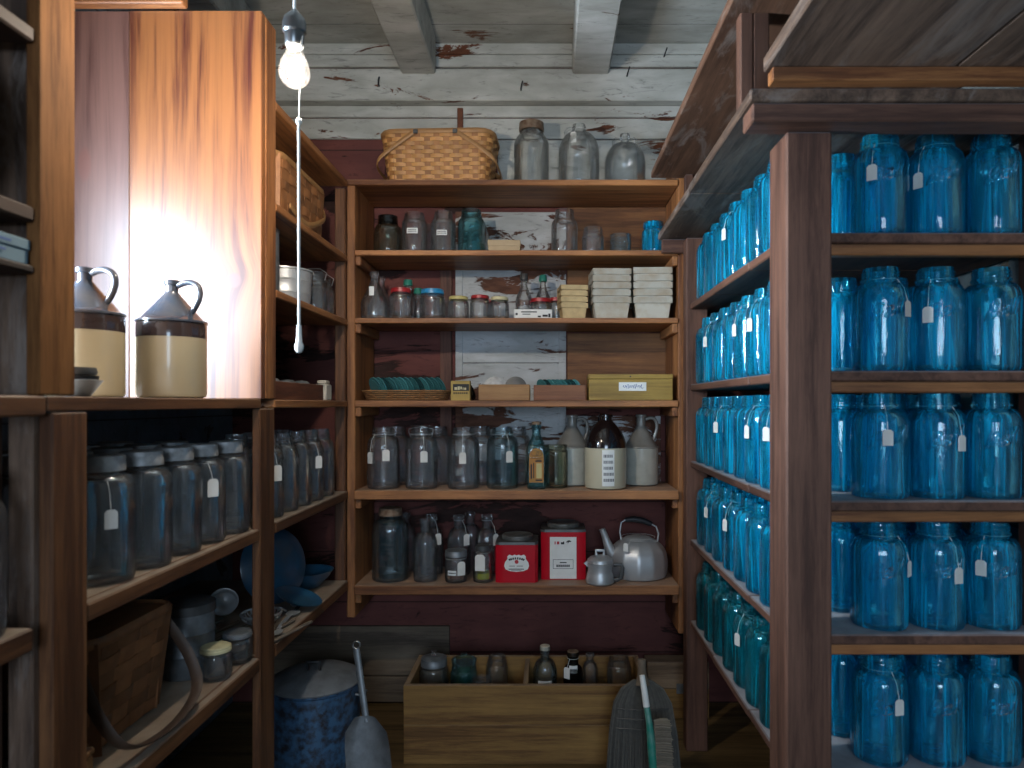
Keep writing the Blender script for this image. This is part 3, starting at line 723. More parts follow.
# ------------------------------------------------------------------ woven baskets
def rrect(w, d, rc, n):
    """n evenly spaced points and outward normals round a rounded rectangle"""
    dense = []
    for (cx, cy, a0) in ((w / 2 - rc, d / 2 - rc, 0), (-w / 2 + rc, d / 2 - rc, PI / 2), (-w / 2 + rc, -d / 2 + rc, PI), (w / 2 - rc, -d / 2 + rc, 1.5 * PI)):
        for k in range(9):
            a = a0 + PI / 2 * k / 8
            dense.append((cx + rc * math.cos(a), cy + rc * math.sin(a), math.cos(a), math.sin(a)))
    L = [0]
    m = len(dense)
    for i in range(m):
        p, q = dense[i], dense[(i + 1) % m]; L.append(L[-1] + math.hypot(q[0] - p[0], q[1] - p[1]))
    res = []; i = 0
    for k in range(n):
        s = L[-1] * k / n
        while L[i + 1] < s: i += 1
        f = (s - L[i]) / max(L[i + 1] - L[i], 1e-9); p, q = dense[i], dense[(i + 1) % m]
        res.append(tuple(p[j] + (q[j] - p[j]) * f for j in range(4)))
    return res
def woven(root, w, d, h, rc, nst, nrow, flare, mats, amp=.0022, z0=.006, lid=True, stakew=.62):
    """woven wall: alternating weavers over upright stakes, inner lining, rim"""
    N = nst * 4; per = rrect(w, d, rc, N)
    if nst % 2: raise ValueError
    wm, sm = MB(), MB()
    fl = lambda z: flare * (z / h - 1.0)
    rh = (h - z0 - .012) / nrow
    for j in range(nrow):
        za, zb = z0 + rh * j + rh * .04, z0 + rh * (j + 1) - rh * .04
        rings = []
        for i in range(N):
            x, y, nx, ny = per[i]
            o = amp * math.cos(PI * (i / 4 + j))
            c = []
            for (z, dd) in ((za, .0008), (zb, .0008), (zb, -.0008), (za, -.0008)):
                q = o + dd + fl(z); c.append(wm.bm.verts.new((x + nx * q, y + ny * q, z)))
            rings.append(c)
        for i in range(N):
            a, b = rings[i], rings[(i + 1) % N]
            for k in range(4): wm.bm.faces.new([a[k], a[(k + 1) % 4], b[(k + 1) % 4], b[k]])
    step = sum(math.hypot(per[i][0] - per[i - 1][0], per[i][1] - per[i - 1][1]) for i in range(N)) / nst
    for s in range(nst):
        x, y, nx, ny = per[s * 4]; tx, ty = -ny, nx; ww = step * stakew / 2
        vs = []
        for (z) in (z0, h - .004):
            for (a, dd) in ((-ww, .0007), (ww, .0007), (ww, -.0007), (-ww, -.0007)):
                q = dd + fl(z); vs.append(sm.bm.verts.new((x + nx * q + tx * a, y + ny * q + ty * a, z)))
        for k in range(4): sm.bm.faces.new([vs[k], vs[(k + 1) % 4], vs[4 + (k + 1) % 4], vs[4 + k]])
        sm.bm.faces.new(vs[:4][::-1]); sm.bm.faces.new(vs[4:])
    part(root, 'weavers', wm, mats[0], 30); part(root, 'stakes', sm, mats[2] if len(mats) > 2 else mats[0])
    lm = MB(); pts = rrect(w, d, rc, 40)
    lo = [lm.bm.verts.new((x + nx * (fl(0) - .006), y + ny * (fl(0) - .006), .001)) for x, y, nx, ny in pts]
    hi = [lm.bm.verts.new((x + nx * (fl(h) - .006), y + ny * (fl(h) - .006), h - .012)) for x, y, nx, ny in pts]
    for i in range(40): lm.bm.faces.new([lo[i], lo[(i + 1) % 40], hi[(i + 1) % 40], hi[i]])
    lm.bm.faces.new(lo[::-1]); lm.bm.faces.new(hi)
    part(root, 'lining', lm, M['lining'])
    pr = rrect(w, d, rc, 48)
    rm = MB().tube([(x + nx * .003, y + ny * .003, h - .007) for x, y, nx, ny in pr], .003, 8, flat=(.0035, .009, (0, 0, 1)), closed=True)
    rm.tube([(x, y, h + .001) for x, y, nx, ny in pr], .003, 6, closed=True)
    part(root, 'rim', rm, mats[1], 50)
    if lid:
        hh = MB(); pl = rrect(w - .012, d - .012, rc, 40)
        a = [hh.bm.verts.new((x, y, h - .008)) for x, y, _, _ in pl]; b = [hh.bm.verts.new((x, y, h - .002)) for x, y, _, _ in pl]
        for i in range(40): hh.bm.faces.new([a[i], a[(i + 1) % 40], b[(i + 1) % 40], b[i]])
        hh.bm.faces.new(a[::-1]); hh.bm.faces.new(b)
        part(root, 'lid', hh, mats[1])
Yb = 2.765
bk = thing('picnic_basket', 'large woven splint picnic basket with two folded-down handles on the top shelf', 'basket', (px(441.5, Yb), Yb, BS[0] + .0005), -.04)
woven(bk, .438, .235, .200, .06, 34, 12, .028, (M['splint'], M['splintrim'], M['splintstake']), amp=.0034)
for s in (-1, 1):
    hx0, hx1 = s * .075, s * .232
    pts = [(hx0, -.123, .192), (hx0 + s * .012, -.1275, .183), (hx0 + (hx1 - hx0) * .5, -.1265, .138), (hx0 + (hx1 - hx0) * .86, -.121, .096), (hx1 - s * .004, -.100, .074), (hx1 + s * .001, -.05, .066), (hx1 + s * .001, .05, .066), (hx1 - s * .004, .100, .074), (hx0 + (hx1 - hx0) * .86, .121, .096), (hx0 + (hx1 - hx0) * .5, .1265, .138), (hx0 + s * .012, .1275, .183), (hx0, .123, .192)]
    hd = part(bk, 'swing_handle', MB().tube(smooth_path(pts, 4), .006, 8, flat=(.003, .0085, (0, .15, 1))), M['splintrim'], 60)
    link('rivet', MB().box(hx0 - .008, hx0 + .010, -.1335, -.127, .180, .196, .002).mesh('rivet'), M['darktin'], hd)

# ------------------------------------------------------------------ the top shelf
def on(k, u, Y): return (px(u, Y), Y, BS[k] + .0005)
o = glass_thing('wide_mouth_jar', 'dusty', 'tall dusty glass jar with rusty screw lid, next to the picnic basket', 'jar', on(0, 531.5, 2.74), 0, None, h=.250, r=.0685, rn=.044, hs=.045, hn=.042, threads=1, t=.004)
add_lid(o, .0475, .226, .034, 'rustlid')
o = glass_thing('glass_jug', 'dusty', 'big clear gallon jug with threaded neck and paper tag on the top shelf', 'jug', on(0, 579, 2.74), 0, None, h=.252, r=.0800, rn=.026, hs=.085, hn=.034, threads=2, t=.004)
add_tag(o, -2.0, .026, .232, .055, .205, s=1.2)
hd = MB().tube([(-.03, 0, .238), (-.045, 0, .236), (-.052, 0, .222), (-.05, 0, .205)], .006, 8)
part(o, 'finger_ring', hd, M['dusty'], 60)
o = glass_thing('glass_jug', 'dusty', 'squat clear jug with small neck and finger loops, nearest the upright on the top shelf', 'jug', on(0, 625, 2.74), 0, None, h=.215, r=.0800, rn=.017, hs=.085, hn=.036, threads=0, t=.004)
for s in (-1, 1):
    part(o, 'finger_ring', MB().tube([(s * .018, 0, .196), (s * .036, 0, .199), (s * .046, 0, .186), (s * .046, 0, .168)], .005, 8), M['dusty'], 60)

# ------------------------------------------------------------------ second shelf
def label_card(root, phi, r, z, w, h, lines=2, mat='paper', ink='ink', name='paper_label'):
    """label curved round a vessel, with rows of print too small to read"""
    b = MB(); n = 8; rows = []
    for i in range(n + 1):
        a = phi + (i / n - .5) * w / r
        rows.append([b.bm.verts.new((rr * math.cos(a), rr * math.sin(a), zz)) for rr, zz in ((r + .0006, z - h / 2), (r + .0006, z + h / 2), (r + .0012, z + h / 2), (r + .0012, z - h / 2))])
    for p, q in zip(rows, rows[1:]):
        for k in range(4): b.bm.faces.new([p[k], p[(k + 1) % 4], q[(k + 1) % 4], q[k]])
    b.bm.faces.new(rows[0][::-1]); b.bm.faces.new(rows[-1])
    lb_ = part(root, name, b, M[mat], 60)
    t = MB()
    for l in range(lines):
        zz = z + h * (.5 - (l + 1) / (lines + 1)); a = -.38
        while a < .36:
            wd = R.uniform(.05, .11); a0, a1 = phi + a * w / r, phi + (a + wd) * w / r
            hh = h * .5 / (lines + 1)
            P = [Vector((rr * math.cos(q), rr * math.sin(q), zz + s * hh / 2)) for rr in (r + .0012, r + .0017) for q, s in ((a0, -1), (a1, -1), (a1, 1), (a0, 1))]
            vs = [t.bm.verts.new(p) for p in P]
            t.bm.faces.new(vs[4:])
            for k in range(4): t.bm.faces.new([vs[k], vs[(k + 1) % 4], vs[4 + (k + 1) % 4], vs[4 + k]])
            a += wd + .035
    link('print', t.mesh('print'), M[ink], lb_)
    return lb_
FC = -PI / 2
o = glass_thing('squat_jar', 'olive', 'dark smoky jar with black-blue lid at the upright end of the second shelf', 'jar', on(1, 388, 2.72), h=.150, r=.055, rn=.034, hs=.05, hn=.03, threads=1)
add_lid(o, .037, .122, .032, 'darkglass', 'stopper_lid')
o = glass_thing('fruit_jar', 'clear', 'clear jar with white label, second from the basket-side upright on the second shelf', 'jar', on(1, 414.5, 2.70), h=.160, r=.048, rn=.036, hs=.02, hn=.026, threads=2)
label_card(o, FC, .048, .082, .042, .020)
o = glass_thing('fruit_jar', 'clear', 'clear jar with white label, third along the second shelf next to the aqua jar', 'jar', on(1, 443.5, 2.70), h=.166, r=.048, rn=.033, hs=.028, hn=.030, threads=2)
label_card(o, FC, .048, .075, .040, .020)
glass_thing('fruit_jar', 'clear', 'clear jar behind the two labelled jars on the second shelf', 'jar', on(1, 432, 2.83), h=.150, r=.045, rn=.033, hs=.025, hn=.028, threads=2)
glass_thing('fruit_jar', 'deepaqua', 'aqua fruit jar beside the cardboard box on the second shelf', 'jar', on(1, 471.5, 2.70), h=.172, r=.052, rn=.037, hs=.03, hn=.032, threads=2)
glass_thing('fruit_jar', 'aqua', 'pale aqua jar standing behind the aqua jar on the second shelf', 'jar', on(1, 478, 2.83), h=.150, r=.046, rn=.034, hs=.025, hn=.028, threads=2)
t = thing('cardboard_box', 'small flat cardboard box in the middle of the second shelf', 'box', on(1, 504.5, 2.70), .03)
part(t, 'box_body', MB().box(-.060, .060, -.05, .05, 0, .034, .002), M['cardboard']); part(t, 'box_lid', MB().box(-.062, .062, -.052, .052, .022, .046, .002), M['cardboard'])
glass_thing('fruit_jar', 'clear', 'tall clear jar right of the cardboard box on the second shelf', 'jar', on(1, 564.5, 2.70), h=.172, r=.051, rn=.035, hs=.028, hn=.038, threads=3)
glass_thing('jelly_jar', 'clear', 'short ribbed clear jar next to the tall clear jar on the second shelf', 'jar', on(1, 593, 2.70), h=.104, r=.043, rn=.036, hs=.014, hn=.028, threads=2)
glass_thing('jelly_glass', 'aqua', 'straight jelly tumbler between the ribbed jar and the bright blue jar', 'glass', on(1, 620.5, 2.71), h=.078, r=.041, rn=.039, hs=.008, hn=.012, threads=0)
o = glass_thing('fruit_jar', 'blue', 'bright blue jar at the rack end of the back unit\'s second shelf', 'jar', on(1, 653.5, 2.72), h=.128, r=.045, rn=.035, hs=.018, hn=.026, threads=2)
add_lid(o, .038, .108, .022, 'blue', 'glass_lid')

# ------------------------------------------------------------------ third shelf
MJ = dict(h=.185, r=.052, rn=.014, hs=.085, hn=.035, threads=0, style='cone')
o = glass_thing('glass_jug', 'clear', 'clear cone-shouldered jug with a label, foremost of the three at the third shelf\'s end', 'jug', on(2, 374.5, 2.69), **MJ)
label_card(o, FC, .045, .105, .018, .034, 0)
glass_thing('glass_jug', 'clear', 'clear cone-shouldered jug just behind the labelled one on the third shelf', 'jug', on(2, 381, 2.80), **MJ)
o = glass_thing('preserve_jar', 'clear', 'clear jar with dull red lid beside the cone-shouldered jug on the third shelf', 'jar', on(2, 401, 2.69), h=.118, r=.043, rn=.034, hs=.014, hn=.018, threads=0)
add_lid(o, .038, .103, .018, 'redlid')
o = glass_thing('tall_bottle', 'clear', 'tall bottle with green cap behind the dull red lidded jar', 'bottle', on(2, 408, 2.79), h=.165, r=.032, rn=.014, hs=.05, hn=.035, threads=0, style='s')
add_lid(o, .017, .148, .024, 'greencap', 'cap')
o = glass_thing('tall_bottle', 'clear', 'bottle with dark green cap between the red-lidded and blue-lidded jars', 'bottle', on(2, 418, 2.84), h=.140, r=.03, rn=.014, hs=.04, hn=.03, threads=0, style='s')
add_lid(o, .017, .122, .024, 'greencap', 'cap')
o = glass_thing('preserve_jar', 'clear', 'clear jar with bright blue lid on the third shelf', 'jar', on(2, 432.5, 2.69), h=.112, r=.0475, rn=.040, hs=.012, hn=.018, threads=0)
add_lid(o, .043, .098, .019, 'bluelid')
glass_thing('preserve_jar', 'clear', 'clear lidless jar behind the bright blue lidded one', 'jar', on(2, 443, 2.80), h=.095, r=.042, rn=.035, hs=.012, hn=.018, threads=1)
for (u, rr, hh, lm_, lab) in ((458.5, .040, .088, 'yellowlid', 'clear jar with pale yellow lid between blue-lidded and red-lidded jars'), (480, .038, .092, 'redlid', 'clear jar with crimson lid between the two yellow-lidded jars'), (499.5, .037, .086, 'creamlid', 'clear waisted jar with cream-yellow lid beside the white box')):
    o = glass_thing('preserve_jar', 'clear', lab, 'jar', on(2, u, 2.69), h=hh, r=rr, rn=rr - .008, hs=.02, hn=.014, threads=0)
    add_lid(o, rr - .004, hh - .012, .014, lm_)
o = glass_thing('preserve_jar', 'clear', 'clear jar with crimson lid half hidden behind the crimson and cream lidded pair', 'jar', on(2, 492, 2.79), h=.088, r=.036, rn=.03, hs=.014, hn=.014, threads=0); add_lid(o, .033, .077, .014, 'redlid')
t = thing('white_carton', 'flat white carton with dark print lying in front of the capped bottles', 'box', on(2, 533, 2.68), .02)
part(t, 'carton', MB().box(-.072, .072, -.03, .03, 0, .036, .0015), M['paper'])
tm = MB()
for (x0, x1, z0, z1) in ((-.066, -.058, .014, .022), (-.045, .015, .024, .028), (.018, .030, .006, .012), (.036, .056, .008, .016), (.058, .066, .006, .020), (-.040, -.01, .016, .019)):
    tm.box(x0, x1, -.0306, -.0298, z0, z1, 0)
part(t, 'print', tm, M['ink'])
BT = dict(h=.190, r=.034, rn=.012, hs=.08, hn=.03, threads=0, style='s')
o = glass_thing('tall_bottle', 'clear', 'long-necked bottle with grey cap behind the white carton', 'bottle', on(2, 524, 2.78), **BT); add_lid(o, .015, .168, .026, 'greycap', 'cap')
o = glass_thing('tall_bottle', 'clear', 'long-necked bottle with green cap behind the white carton', 'bottle', on(2, 543, 2.81), **BT); add_lid(o, .015, .168, .026, 'greencap', 'cap')
o = glass_thing('preserve_jar', 'clear', 'clear jar with bright red lid just behind the white carton', 'jar', on(2, 540.5, 2.745), h=.088, r=.042, rn=.036, hs=.012, hn=.016, threads=0); add_lid(o, .040, .074, .016, 'redlid')
o = glass_thing('preserve_jar', 'clear', 'small clear jar between the white carton and the tan berry baskets', 'jar', on(2, 556, 2.79), h=.10, r=.028, rn=.022, hs=.014, hn=.016, threads=0); add_lid(o, .026, .085, .016, 'redlid')
def berry(loc, w0, w1, h, label, group, mats, rz, band=.02):
    """tapered veneer berry basket with stapled rim band"""
    t = thing('berry_basket', label, 'basket', loc, rz, group)
    b = MB(); th = .0016; a, c = w0 / 2, w1 / 2
    O = [[b.bm.verts.new((sx * s, sy * s, z)) for sx, sy in ((-1, -1), (1, -1), (1, 1), (-1, 1))] for s, z in ((a, 0), (c, h))]
    I = [[b.bm.verts.new((sx * (s - th), sy * (s - th), z)) for sx, sy in ((-1, -1), (1, -1), (1, 1), (-1, 1))] for s, z in ((a, .002), (c, h))]
    for k in range(4):
        l = (k + 1) % 4
        b.bm.faces.new([O[0][k], O[0][l], O[1][l], O[1][k]]); b.bm.faces.new([I[0][l], I[0][k], I[1][k], I[1][l]]); b.bm.faces.new([O[1][k], O[1][l], I[1][l], I[1][k]])
    b.bm.faces.new(O[0][::-1]); b.bm.faces.new(I[0])
    part(t, 'veneer_sides', b, mats)
    s = MB()
    for q in range(4):
        m_ = Matrix.Rotation(q * PI / 2, 4, 'Z')
        s.box(-c - .0035, c + .0035, -c - .0035, -c - .0005, h - band, h + .001, .0008, m_)
    part(t, 'rim_band', s, mats)
    return t
for (u, n, w0, w1, hb, step, mt, nm, rz) in ((609.5, 5, .118, .140, .082, .0265, 'veneer', 'middle grey', .05), (651, 5, .118, .142, .082, .0275, 'veneer', 'grey end', -.04), (572.5, 4, .082, .098, .062, .0225, 'tanveneer', 'small tan', .12)):
    loc = on(2, u, 2.72)
    for k in range(n):
        pos = ['bottom', 'second from the bottom', 'middle', 'second from the top', 'topmost'] if n == 5 else ['bottom', 'second from the bottom', 'second from the top', 'topmost']
        lab = 'berry basket, %s of the %s stack on the third shelf' % (pos[k], nm)
        berry((loc[0] + R.uniform(-.001, .001), loc[1], loc[2] + step * k + .0006 * k), w0, w1, hb, lab, nm + ' stack of berry baskets', M[mt], rz + R.uniform(-.007, .007), step - .005)

# ------------------------------------------------------------------ fourth shelf
def disc(r, th): return MB().lathe([(0, -th / 2), (r * .7, -th / 2), (r * .75, -th * .2), (r, -th * .3), (r, th * .3), (r * .8, th * .35), (r * .72, th / 2), (r * .3, th * .5), (r * .28, th * .75), (0, th * .8)], segs=28)
Yt = 2.715
tx = px(407.5, Yt); tw = .166
t = thing('wicker_tray', 'long shallow wicker tray holding a row of glass jar lids on the fourth shelf', 'tray', (tx, Yt, BS[3] + .0005))
pr = rrect(tw * 2, .15, .07, 80); wm = MB()
for j in range(5):
    for ph in (0, 1):
        wm.tube([(x + nx * (.004 * j + .0022 * math.cos(PI * (i / 2 + ph + j)) - .012), y + ny * (.004 * j + .0022 * math.cos(PI * (i / 2 + ph + j)) - .012), .005 + .0075 * j + .002 * ph) for i, (x, y, nx, ny) in enumerate(pr)], .0022, 5, closed=True)
part(t, 'woven_rim', wm, M['wicker'], 60)
bm_ = MB(); pl = rrect(tw * 2 - .03, .12, .055, 40)
a = [bm_.bm.verts.new((x, y, .001)) for x, y, _, _ in pl]; b = [bm_.bm.verts.new((x, y, .006)) for x, y, _, _ in pl]
for i in range(40): bm_.bm.faces.new([a[i], a[(i + 1) % 40], b[(i + 1) % 40], b[i]])
bm_.bm.faces.new(a[::-1]); bm_.bm.faces.new(b)
part(t, 'tray_floor', bm_, M['lining'])
dm = disc(.043, .007).mesh('jar_lid', 40); dm.materials.append(M['lidglass'])
src = None
for k in range(13):
    loc = (tx - .122 + .0205 * k, Yt - .005 + R.uniform(-.002, .002), BS[3] + .0075 + .0425)
    if src is None:
        src = link('glass_jar_lid', dm, None, None, loc)
        tag(src, 'blue-green glass jar lid standing on edge in the wicker tray', 'jar lid', 'glass lids in the wicker tray'); o = src
    else: o = src.copy(); C.objects.link(o); o.location = loc
    o.rotation_euler = (0, PI / 2 - .36 + R.uniform(-.02, .02), .72 + R.uniform(-.03, .03))
t = thing('ring_carton', 'small mustard carton with black printed face beside the wicker tray', 'box', on(3, 461, 2.665), 0)
part(t, 'carton', MB().box(-.036, .036, -.02, .02, 0, .074, .001), M['mustardcard'])
tm = MB().box(-.028, .033, -.0207, -.0198, .036, .062, 0)
pp = part(t, 'black_panel', tm, M['ink'])
tm = MB()
for x0, x1, z0, z1 in ((-.022, -.012, .040, .050), (-.010, -.002, .040, .053), (0, .006, .042, .052), (.009, .012, .040, .049), (.015, .022, .040, .048)): tm.box(x0, x1, -.0212, -.0206, z0, z1, 0)
link('print', tm.mesh('print'), M['creamlid'], pp)
tm = MB()
for k in range(7): tm.box(-.026 + k * .008, -.021 + k * .008, -.0207, -.0198, .024, .031, 0)
part(t, 'print', tm, M['ink'])
dk = disc(.036, .006).mesh('jar_lid', 40); dk.materials.append(M['darkglass'])
src = None
for k in range(4):
    loc = (px(463, 2.76) + .006 * k * 1.6, 2.755 + .004 * k, BS[3] + .037)
    if src is None:
        src = link('glass_jar_lid', dk, None, None, loc); tag(src, 'dark glass jar lid leaning behind the small mustard carton', 'jar lid', 'dark lids behind the carton'); o = src
    else: o = src.copy(); C.objects.link(o); o.location = loc
    o.rotation_euler = (0, PI / 2 - .35, .5)
def open_box(name, label, loc, w, d, h, mat, th=.009, rz=0.0, cat='box'):
    t = thing(name, label, cat, loc, rz)
    part(t, 'front_panel', MB().box(-w / 2, w / 2, -d / 2, -d / 2 + th, 0, h), mat('x')); part(t, 'rear_panel', MB().box(-w / 2, w / 2, d / 2 - th, d / 2, 0, h), mat('x'))
    for s in (-1, 1):
        part(t, 'end_panel', MB().box(s * w / 2, s * (w / 2 - th), -d / 2 + th, d / 2 - th, 0, h), mat('y'))
    part(t, 'bottom_panel', MB().box(-w / 2 + th, w / 2 - th, -d / 2 + th, d / 2 - th, .0, .006), mat('x'))
    return t
boxwood = lambda ax: wood('boxpine', (.24, .11, .04), (.46, .25, .10), ax, .55, .3)
boxred = lambda ax: wood('boxcedar', (.17, .06, .028), (.36, .15, .065), ax, .55, .3)
l = on(3, 505, 2.685); open_box('wooden_box', 'small pale open wooden box holding two zinc lids', l, .192, .11, .060, boxwood)
for k, (dx, m_) in enumerate(((-.041, 'zinc'), (.041, 'darktin'))):
    me = disc(.0425, .012).mesh('zinc_disc', 40); o = link('zinc_disc', me, M[m_], None, (l[0] + dx, 2.685 + .01, l[2] + .0075 + .0425)); o.rotation_euler = (PI / 2 - .12, 0, 0)
    tag(o, ('light grey' if k == 0 else 'dark grey') + ' round lid standing in the small pale wooden box', 'jar lid')
l = on(3, 559.5, 2.685); open_box('wooden_box', 'small reddish open wooden box with a row of glass lids', l, .196, .11, .058, boxred)
src = None
for k in range(9):
    loc = (l[0] - .064 + .0160 * k, 2.685, l[2] + .0075 + .0378)
    if src is None:
        src = link('glass_jar_lid', disc(.038, .006).mesh('jar_lid', 40), M['lidglass'], None, loc); tag(src, 'blue-green glass jar lid on edge in the small reddish wooden box', 'jar lid', 'glass lids in the reddish box'); o = src
    else: o = src.copy(); C.objects.link(o); o.location = loc
    o.rotation_euler = (0, PI / 2 - .34 + R.uniform(-.02, .02), .55)
Yy = 2.69
t = thing('mustard_box', 'yellow wooden box with small white handwritten label on the fourth shelf', 'box', on(3, 629, Yy), .0)
part(t, 'box_body', MB().box(-.158, .158, -.06, .06, 0, .080, .002), M['yellowwood'])
part(t, 'box_lid', MB().box(-.159, .159, -.061, .061, .0805, .099, .002), M['yellowwood'])
lc = part(t, 'paper_label', MB().box(-.045, .058, -.0612, -.0600, .036, .068, 0), M['paper'])
pts = []
for k in range(60):
    a = k / 59; pts.append((-.030 + .074 * a + .002 * math.sin(k * 1.3), -.0615, .052 + .006 * math.sin(k * .95) * (1.0 - .45 * math.sin(k * .31)) + (.007 if 38 < k < 46 and k % 3 == 0 else 0)))
link('handwriting', MB().tube(pts, .0009, 5).mesh('handwriting'), M['bluink'], lc)
part(t, 'knot', MB().lathe([(0, 0), (.003, 0), (.003, .0008), (0, .0008)], (0, 0, 0), 12, mtx=Matrix.Translation((-.002, -.0607, .090)) @ Matrix.Rotation(PI / 2, 4, 'X')), M['ink'])

# ------------------------------------------------------------------ fifth shelf
BJ5 = dict(h=.232, r=.0615, rn=.040, hs=.045, hn=.034, threads=1)
for (u, m_, lab, tg) in ((383.5, 'clear', 'clear big jar with two tags, nearest the upright on the fifth shelf', ((-2.2, .14), (-1.2, .15))), (421.5, 'clear', 'clear big jar with wire bail and white tag, second along the fifth shelf', ((-1.25, .145),)), (463.5, 'clear', 'clear big jar with one tag, third along the fifth shelf', ((-1.5, .14),)), (502.5, 'aqua', 'pale aqua big jar with tag beside the square bottle', ((-1.1, .145),))):
    o = glass_thing('big_fruit_jar', m_, lab, 'jar', on(4, u, 2.685), 0, None, 44, **BJ5)
    for (ph, zt) in tg: add_tag(o, ph, .040, .205, .0615, zt, s=1.25)
    if u == 421.5:
        bp = [(-.0405, -.004, .196), (-.046, -.012, .214), (-.046, -.01, .226), (0, -.018, .236), (.046, -.01, .226), (.046, -.012, .214), (.0405, -.004, .196)]
        part(o, 'wire_bail', MB().tube(bp, .0012, 6), M['wire'])
        part(o, 'glass_lid', MB().lathe([(0, .2325), (.041, .2325), (.042, .236), (.036, .240), (0, .241)], segs=32), M['clear'], 40)
for (u, lab) in ((396, 'clear big jar behind the two-tagged jar on the fifth shelf'), (437, 'clear big jar behind the wire-bailed jar on the fifth shelf'), (480, 'clear big jar in the rear row behind the aqua and one-tag jars'), (516, 'clear big jar in the rear row behind the square bottle')):
    glass_thing('big_fruit_jar', 'clear', lab, 'jar', on(4, u, 2.815), 0, None, 44, **BJ5)
# square bottle with amber label
t = thing('square_bottle', 'square aqua bottle with amber paper label on the fifth shelf', 'bottle', on(4, 536.5, 2.67))
def sq_prof(mb, prof, seg=6):
    rings = []
    for (a, z, rc) in prof:
        pts = rrect(a * 2, a * 2, min(rc, a * .999), 32); rings.append([mb.bm.verts.new((x, y, z)) for x, y, _, _ in pts])
    for p, q in zip(rings, rings[1:]):
        for k in range(32): mb.bm.faces.new([p[k], p[(k + 1) % 32], q[(k + 1) % 32], q[k]])
    mb.bm.faces.new(rings[0][::-1]); mb.bm.faces.new(rings[-1])
    return mb
sp = [(.030, 0, .006), (.034, .004, .006), (.034, .150, .006), (.031, .168, .010), (.020, .194, .014), (.0165, .206, .016), (.0165, .226, .016), (.0185, .228, .018), (.0185, .240, .018), (.014, .243, .0139), (.0125, .240, .0124), (.0125, .206, .0124), (.016, .192, .012), (.027, .166, .008), (.030, .150, .005), (.030, .010, .005), (.026, .007, .005)]
part(t, 'bottle_glass', sq_prof(MB(), sp), M['deepaqua'], 40)
part(t, 'neck_cap', MB().lathe([(0, .243), (.018, .243), (.0185, .246), (.0185, .254), (0, .256)], segs=24), M['rustlid'], 40)
lp = MB().box(-.027, .027, -.0352, -.0342, .026, .120, 0)
arch = [(-.027, 0)] + [(.027 * math.cos(PI - a), .034 * math.sin(a)) for a in [PI * k / 12 for k in range(1, 12)]] + [(.027, 0)]
lp.prism(arch, .0009, Matrix.Translation((0, -.0343, .121)))
lab = part(t, 'amber_label', lp, M['amberlabel'])
tm = MB()
for (x0, x1, z0, z1) in ((-.004, .020, .104, .109), (-.003, .022, .032, .037), (-.022, -.016, .040, .095), (-.012, -.008, .042, .100), (-.022, .022, .1165, .118), (.0, .018, .110, .112)): tm.box(x0, x1, -.0357, -.0351, z0, z1, 0)
tm.tube([(.014 * math.cos(a) - .006, -.0356, .136 + .010 * math.sin(a)) for a in [2 * PI * k / 24 for k in range(25)]], .0009, 5).tube([(.010 * math.cos(a) + .010, -.0356, .134 + .008 * math.sin(a)) for a in [2 * PI * k / 24 for k in range(25)]], .0009, 5)
link('print', tm.mesh('print'), M['ink'], lab)
lab2 = MB().box(.0, .020, -.0357, -.0351, .042, .098, 0); link('yellow_patch', lab2.mesh('yellow_patch'), M['yellowlid'], lab)
glass_thing('wide_jar', 'olive', 'greenish wide jar between the square bottle and pale jug', 'jar', on(4, 556, 2.70), 0, None, h=.165, r=.046, rn=.041, hs=.01, hn=.02, threads=0)
jug('stoneware_jug', 'pale stoneware jug with grey shoulder behind the dark-topped jug, next to the wide jar', on(4, 572, 2.80), .070, .278, .085, .045, .019, ('greystone', 'drabglaze', 'drabglaze'), .1, style='cone', handle_h=.06, handle_out=.03)
t = jug('stoneware_jug', 'cream stoneware jug with glossy black-brown top, in the middle of the three', on(4, 605.5, 2.69), .080, .282, .105, .022, .024, ('stone', 'brownglaze', 'brownglaze'), 1.9, style='round', handle_h=.06, handle_out=.02)
lb2 = label_card(t, FC + .05 - 1.9, .080, .082, .046, .135, 5, 'paper', 'greyink')
jug('stoneware_jug', 'grey stoneware jug with drab neck and ear handle against the upright', on(4, 641, 2.80), .068, .280, .088, .045, .017, ('greystone', 'drabglaze', 'drabglaze'), .0, style='cone', handle_h=.075, handle_out=.035)

# ------------------------------------------------------------------ sixth shelf
glass_thing('gallon_jar', 'aqua', 'large aqua-tinted gallon jar at the cupboard end of the sixth shelf', 'jar', on(5, 390.5, 2.70), 0, None, 44, h=.272, r=.070, rn=.040, hs=.055, hn=.036, threads=1, t=.004)
add_lid(bpy.context.scene.objects['gallon_jar'] if 'gallon_jar' in bpy.context.scene.objects else C.objects[-1], .043, .246, .03, 'rustlid')
BO = dict(h=.235, r=.046, rn=.019, hs=.06, hn=.05, threads=0, style='jar')
for (u, Y, lab, tg) in ((425.5, 2.68, 'clear round-shouldered bottle, foremost one beside the gallon jar', None), (432, 2.79, 'clear tagged bottle behind the foremost bottle on the sixth shelf', -.9), (459, 2.775, 'clear tagged bottle behind the small jar of brown preserve', -.8), (487, 2.775, 'clear tagged bottle behind the small jar of yellow oil', -.7), (470, 2.86, 'clear bottle at the very rear between preserve and oil jars', None)):
    o = glass_thing('round_bottle', 'clear', lab, 'bottle', on(5, u, Y), 0, None, **BO)
    if tg: add_tag(o, tg, .019, .215, .045, .165, s=1.3)
glass_thing('round_bottle', 'clear', 'clear bottle in the rear corner behind the gallon jar', 'bottle', on(5, 405, 2.84), 0, None, **BO)
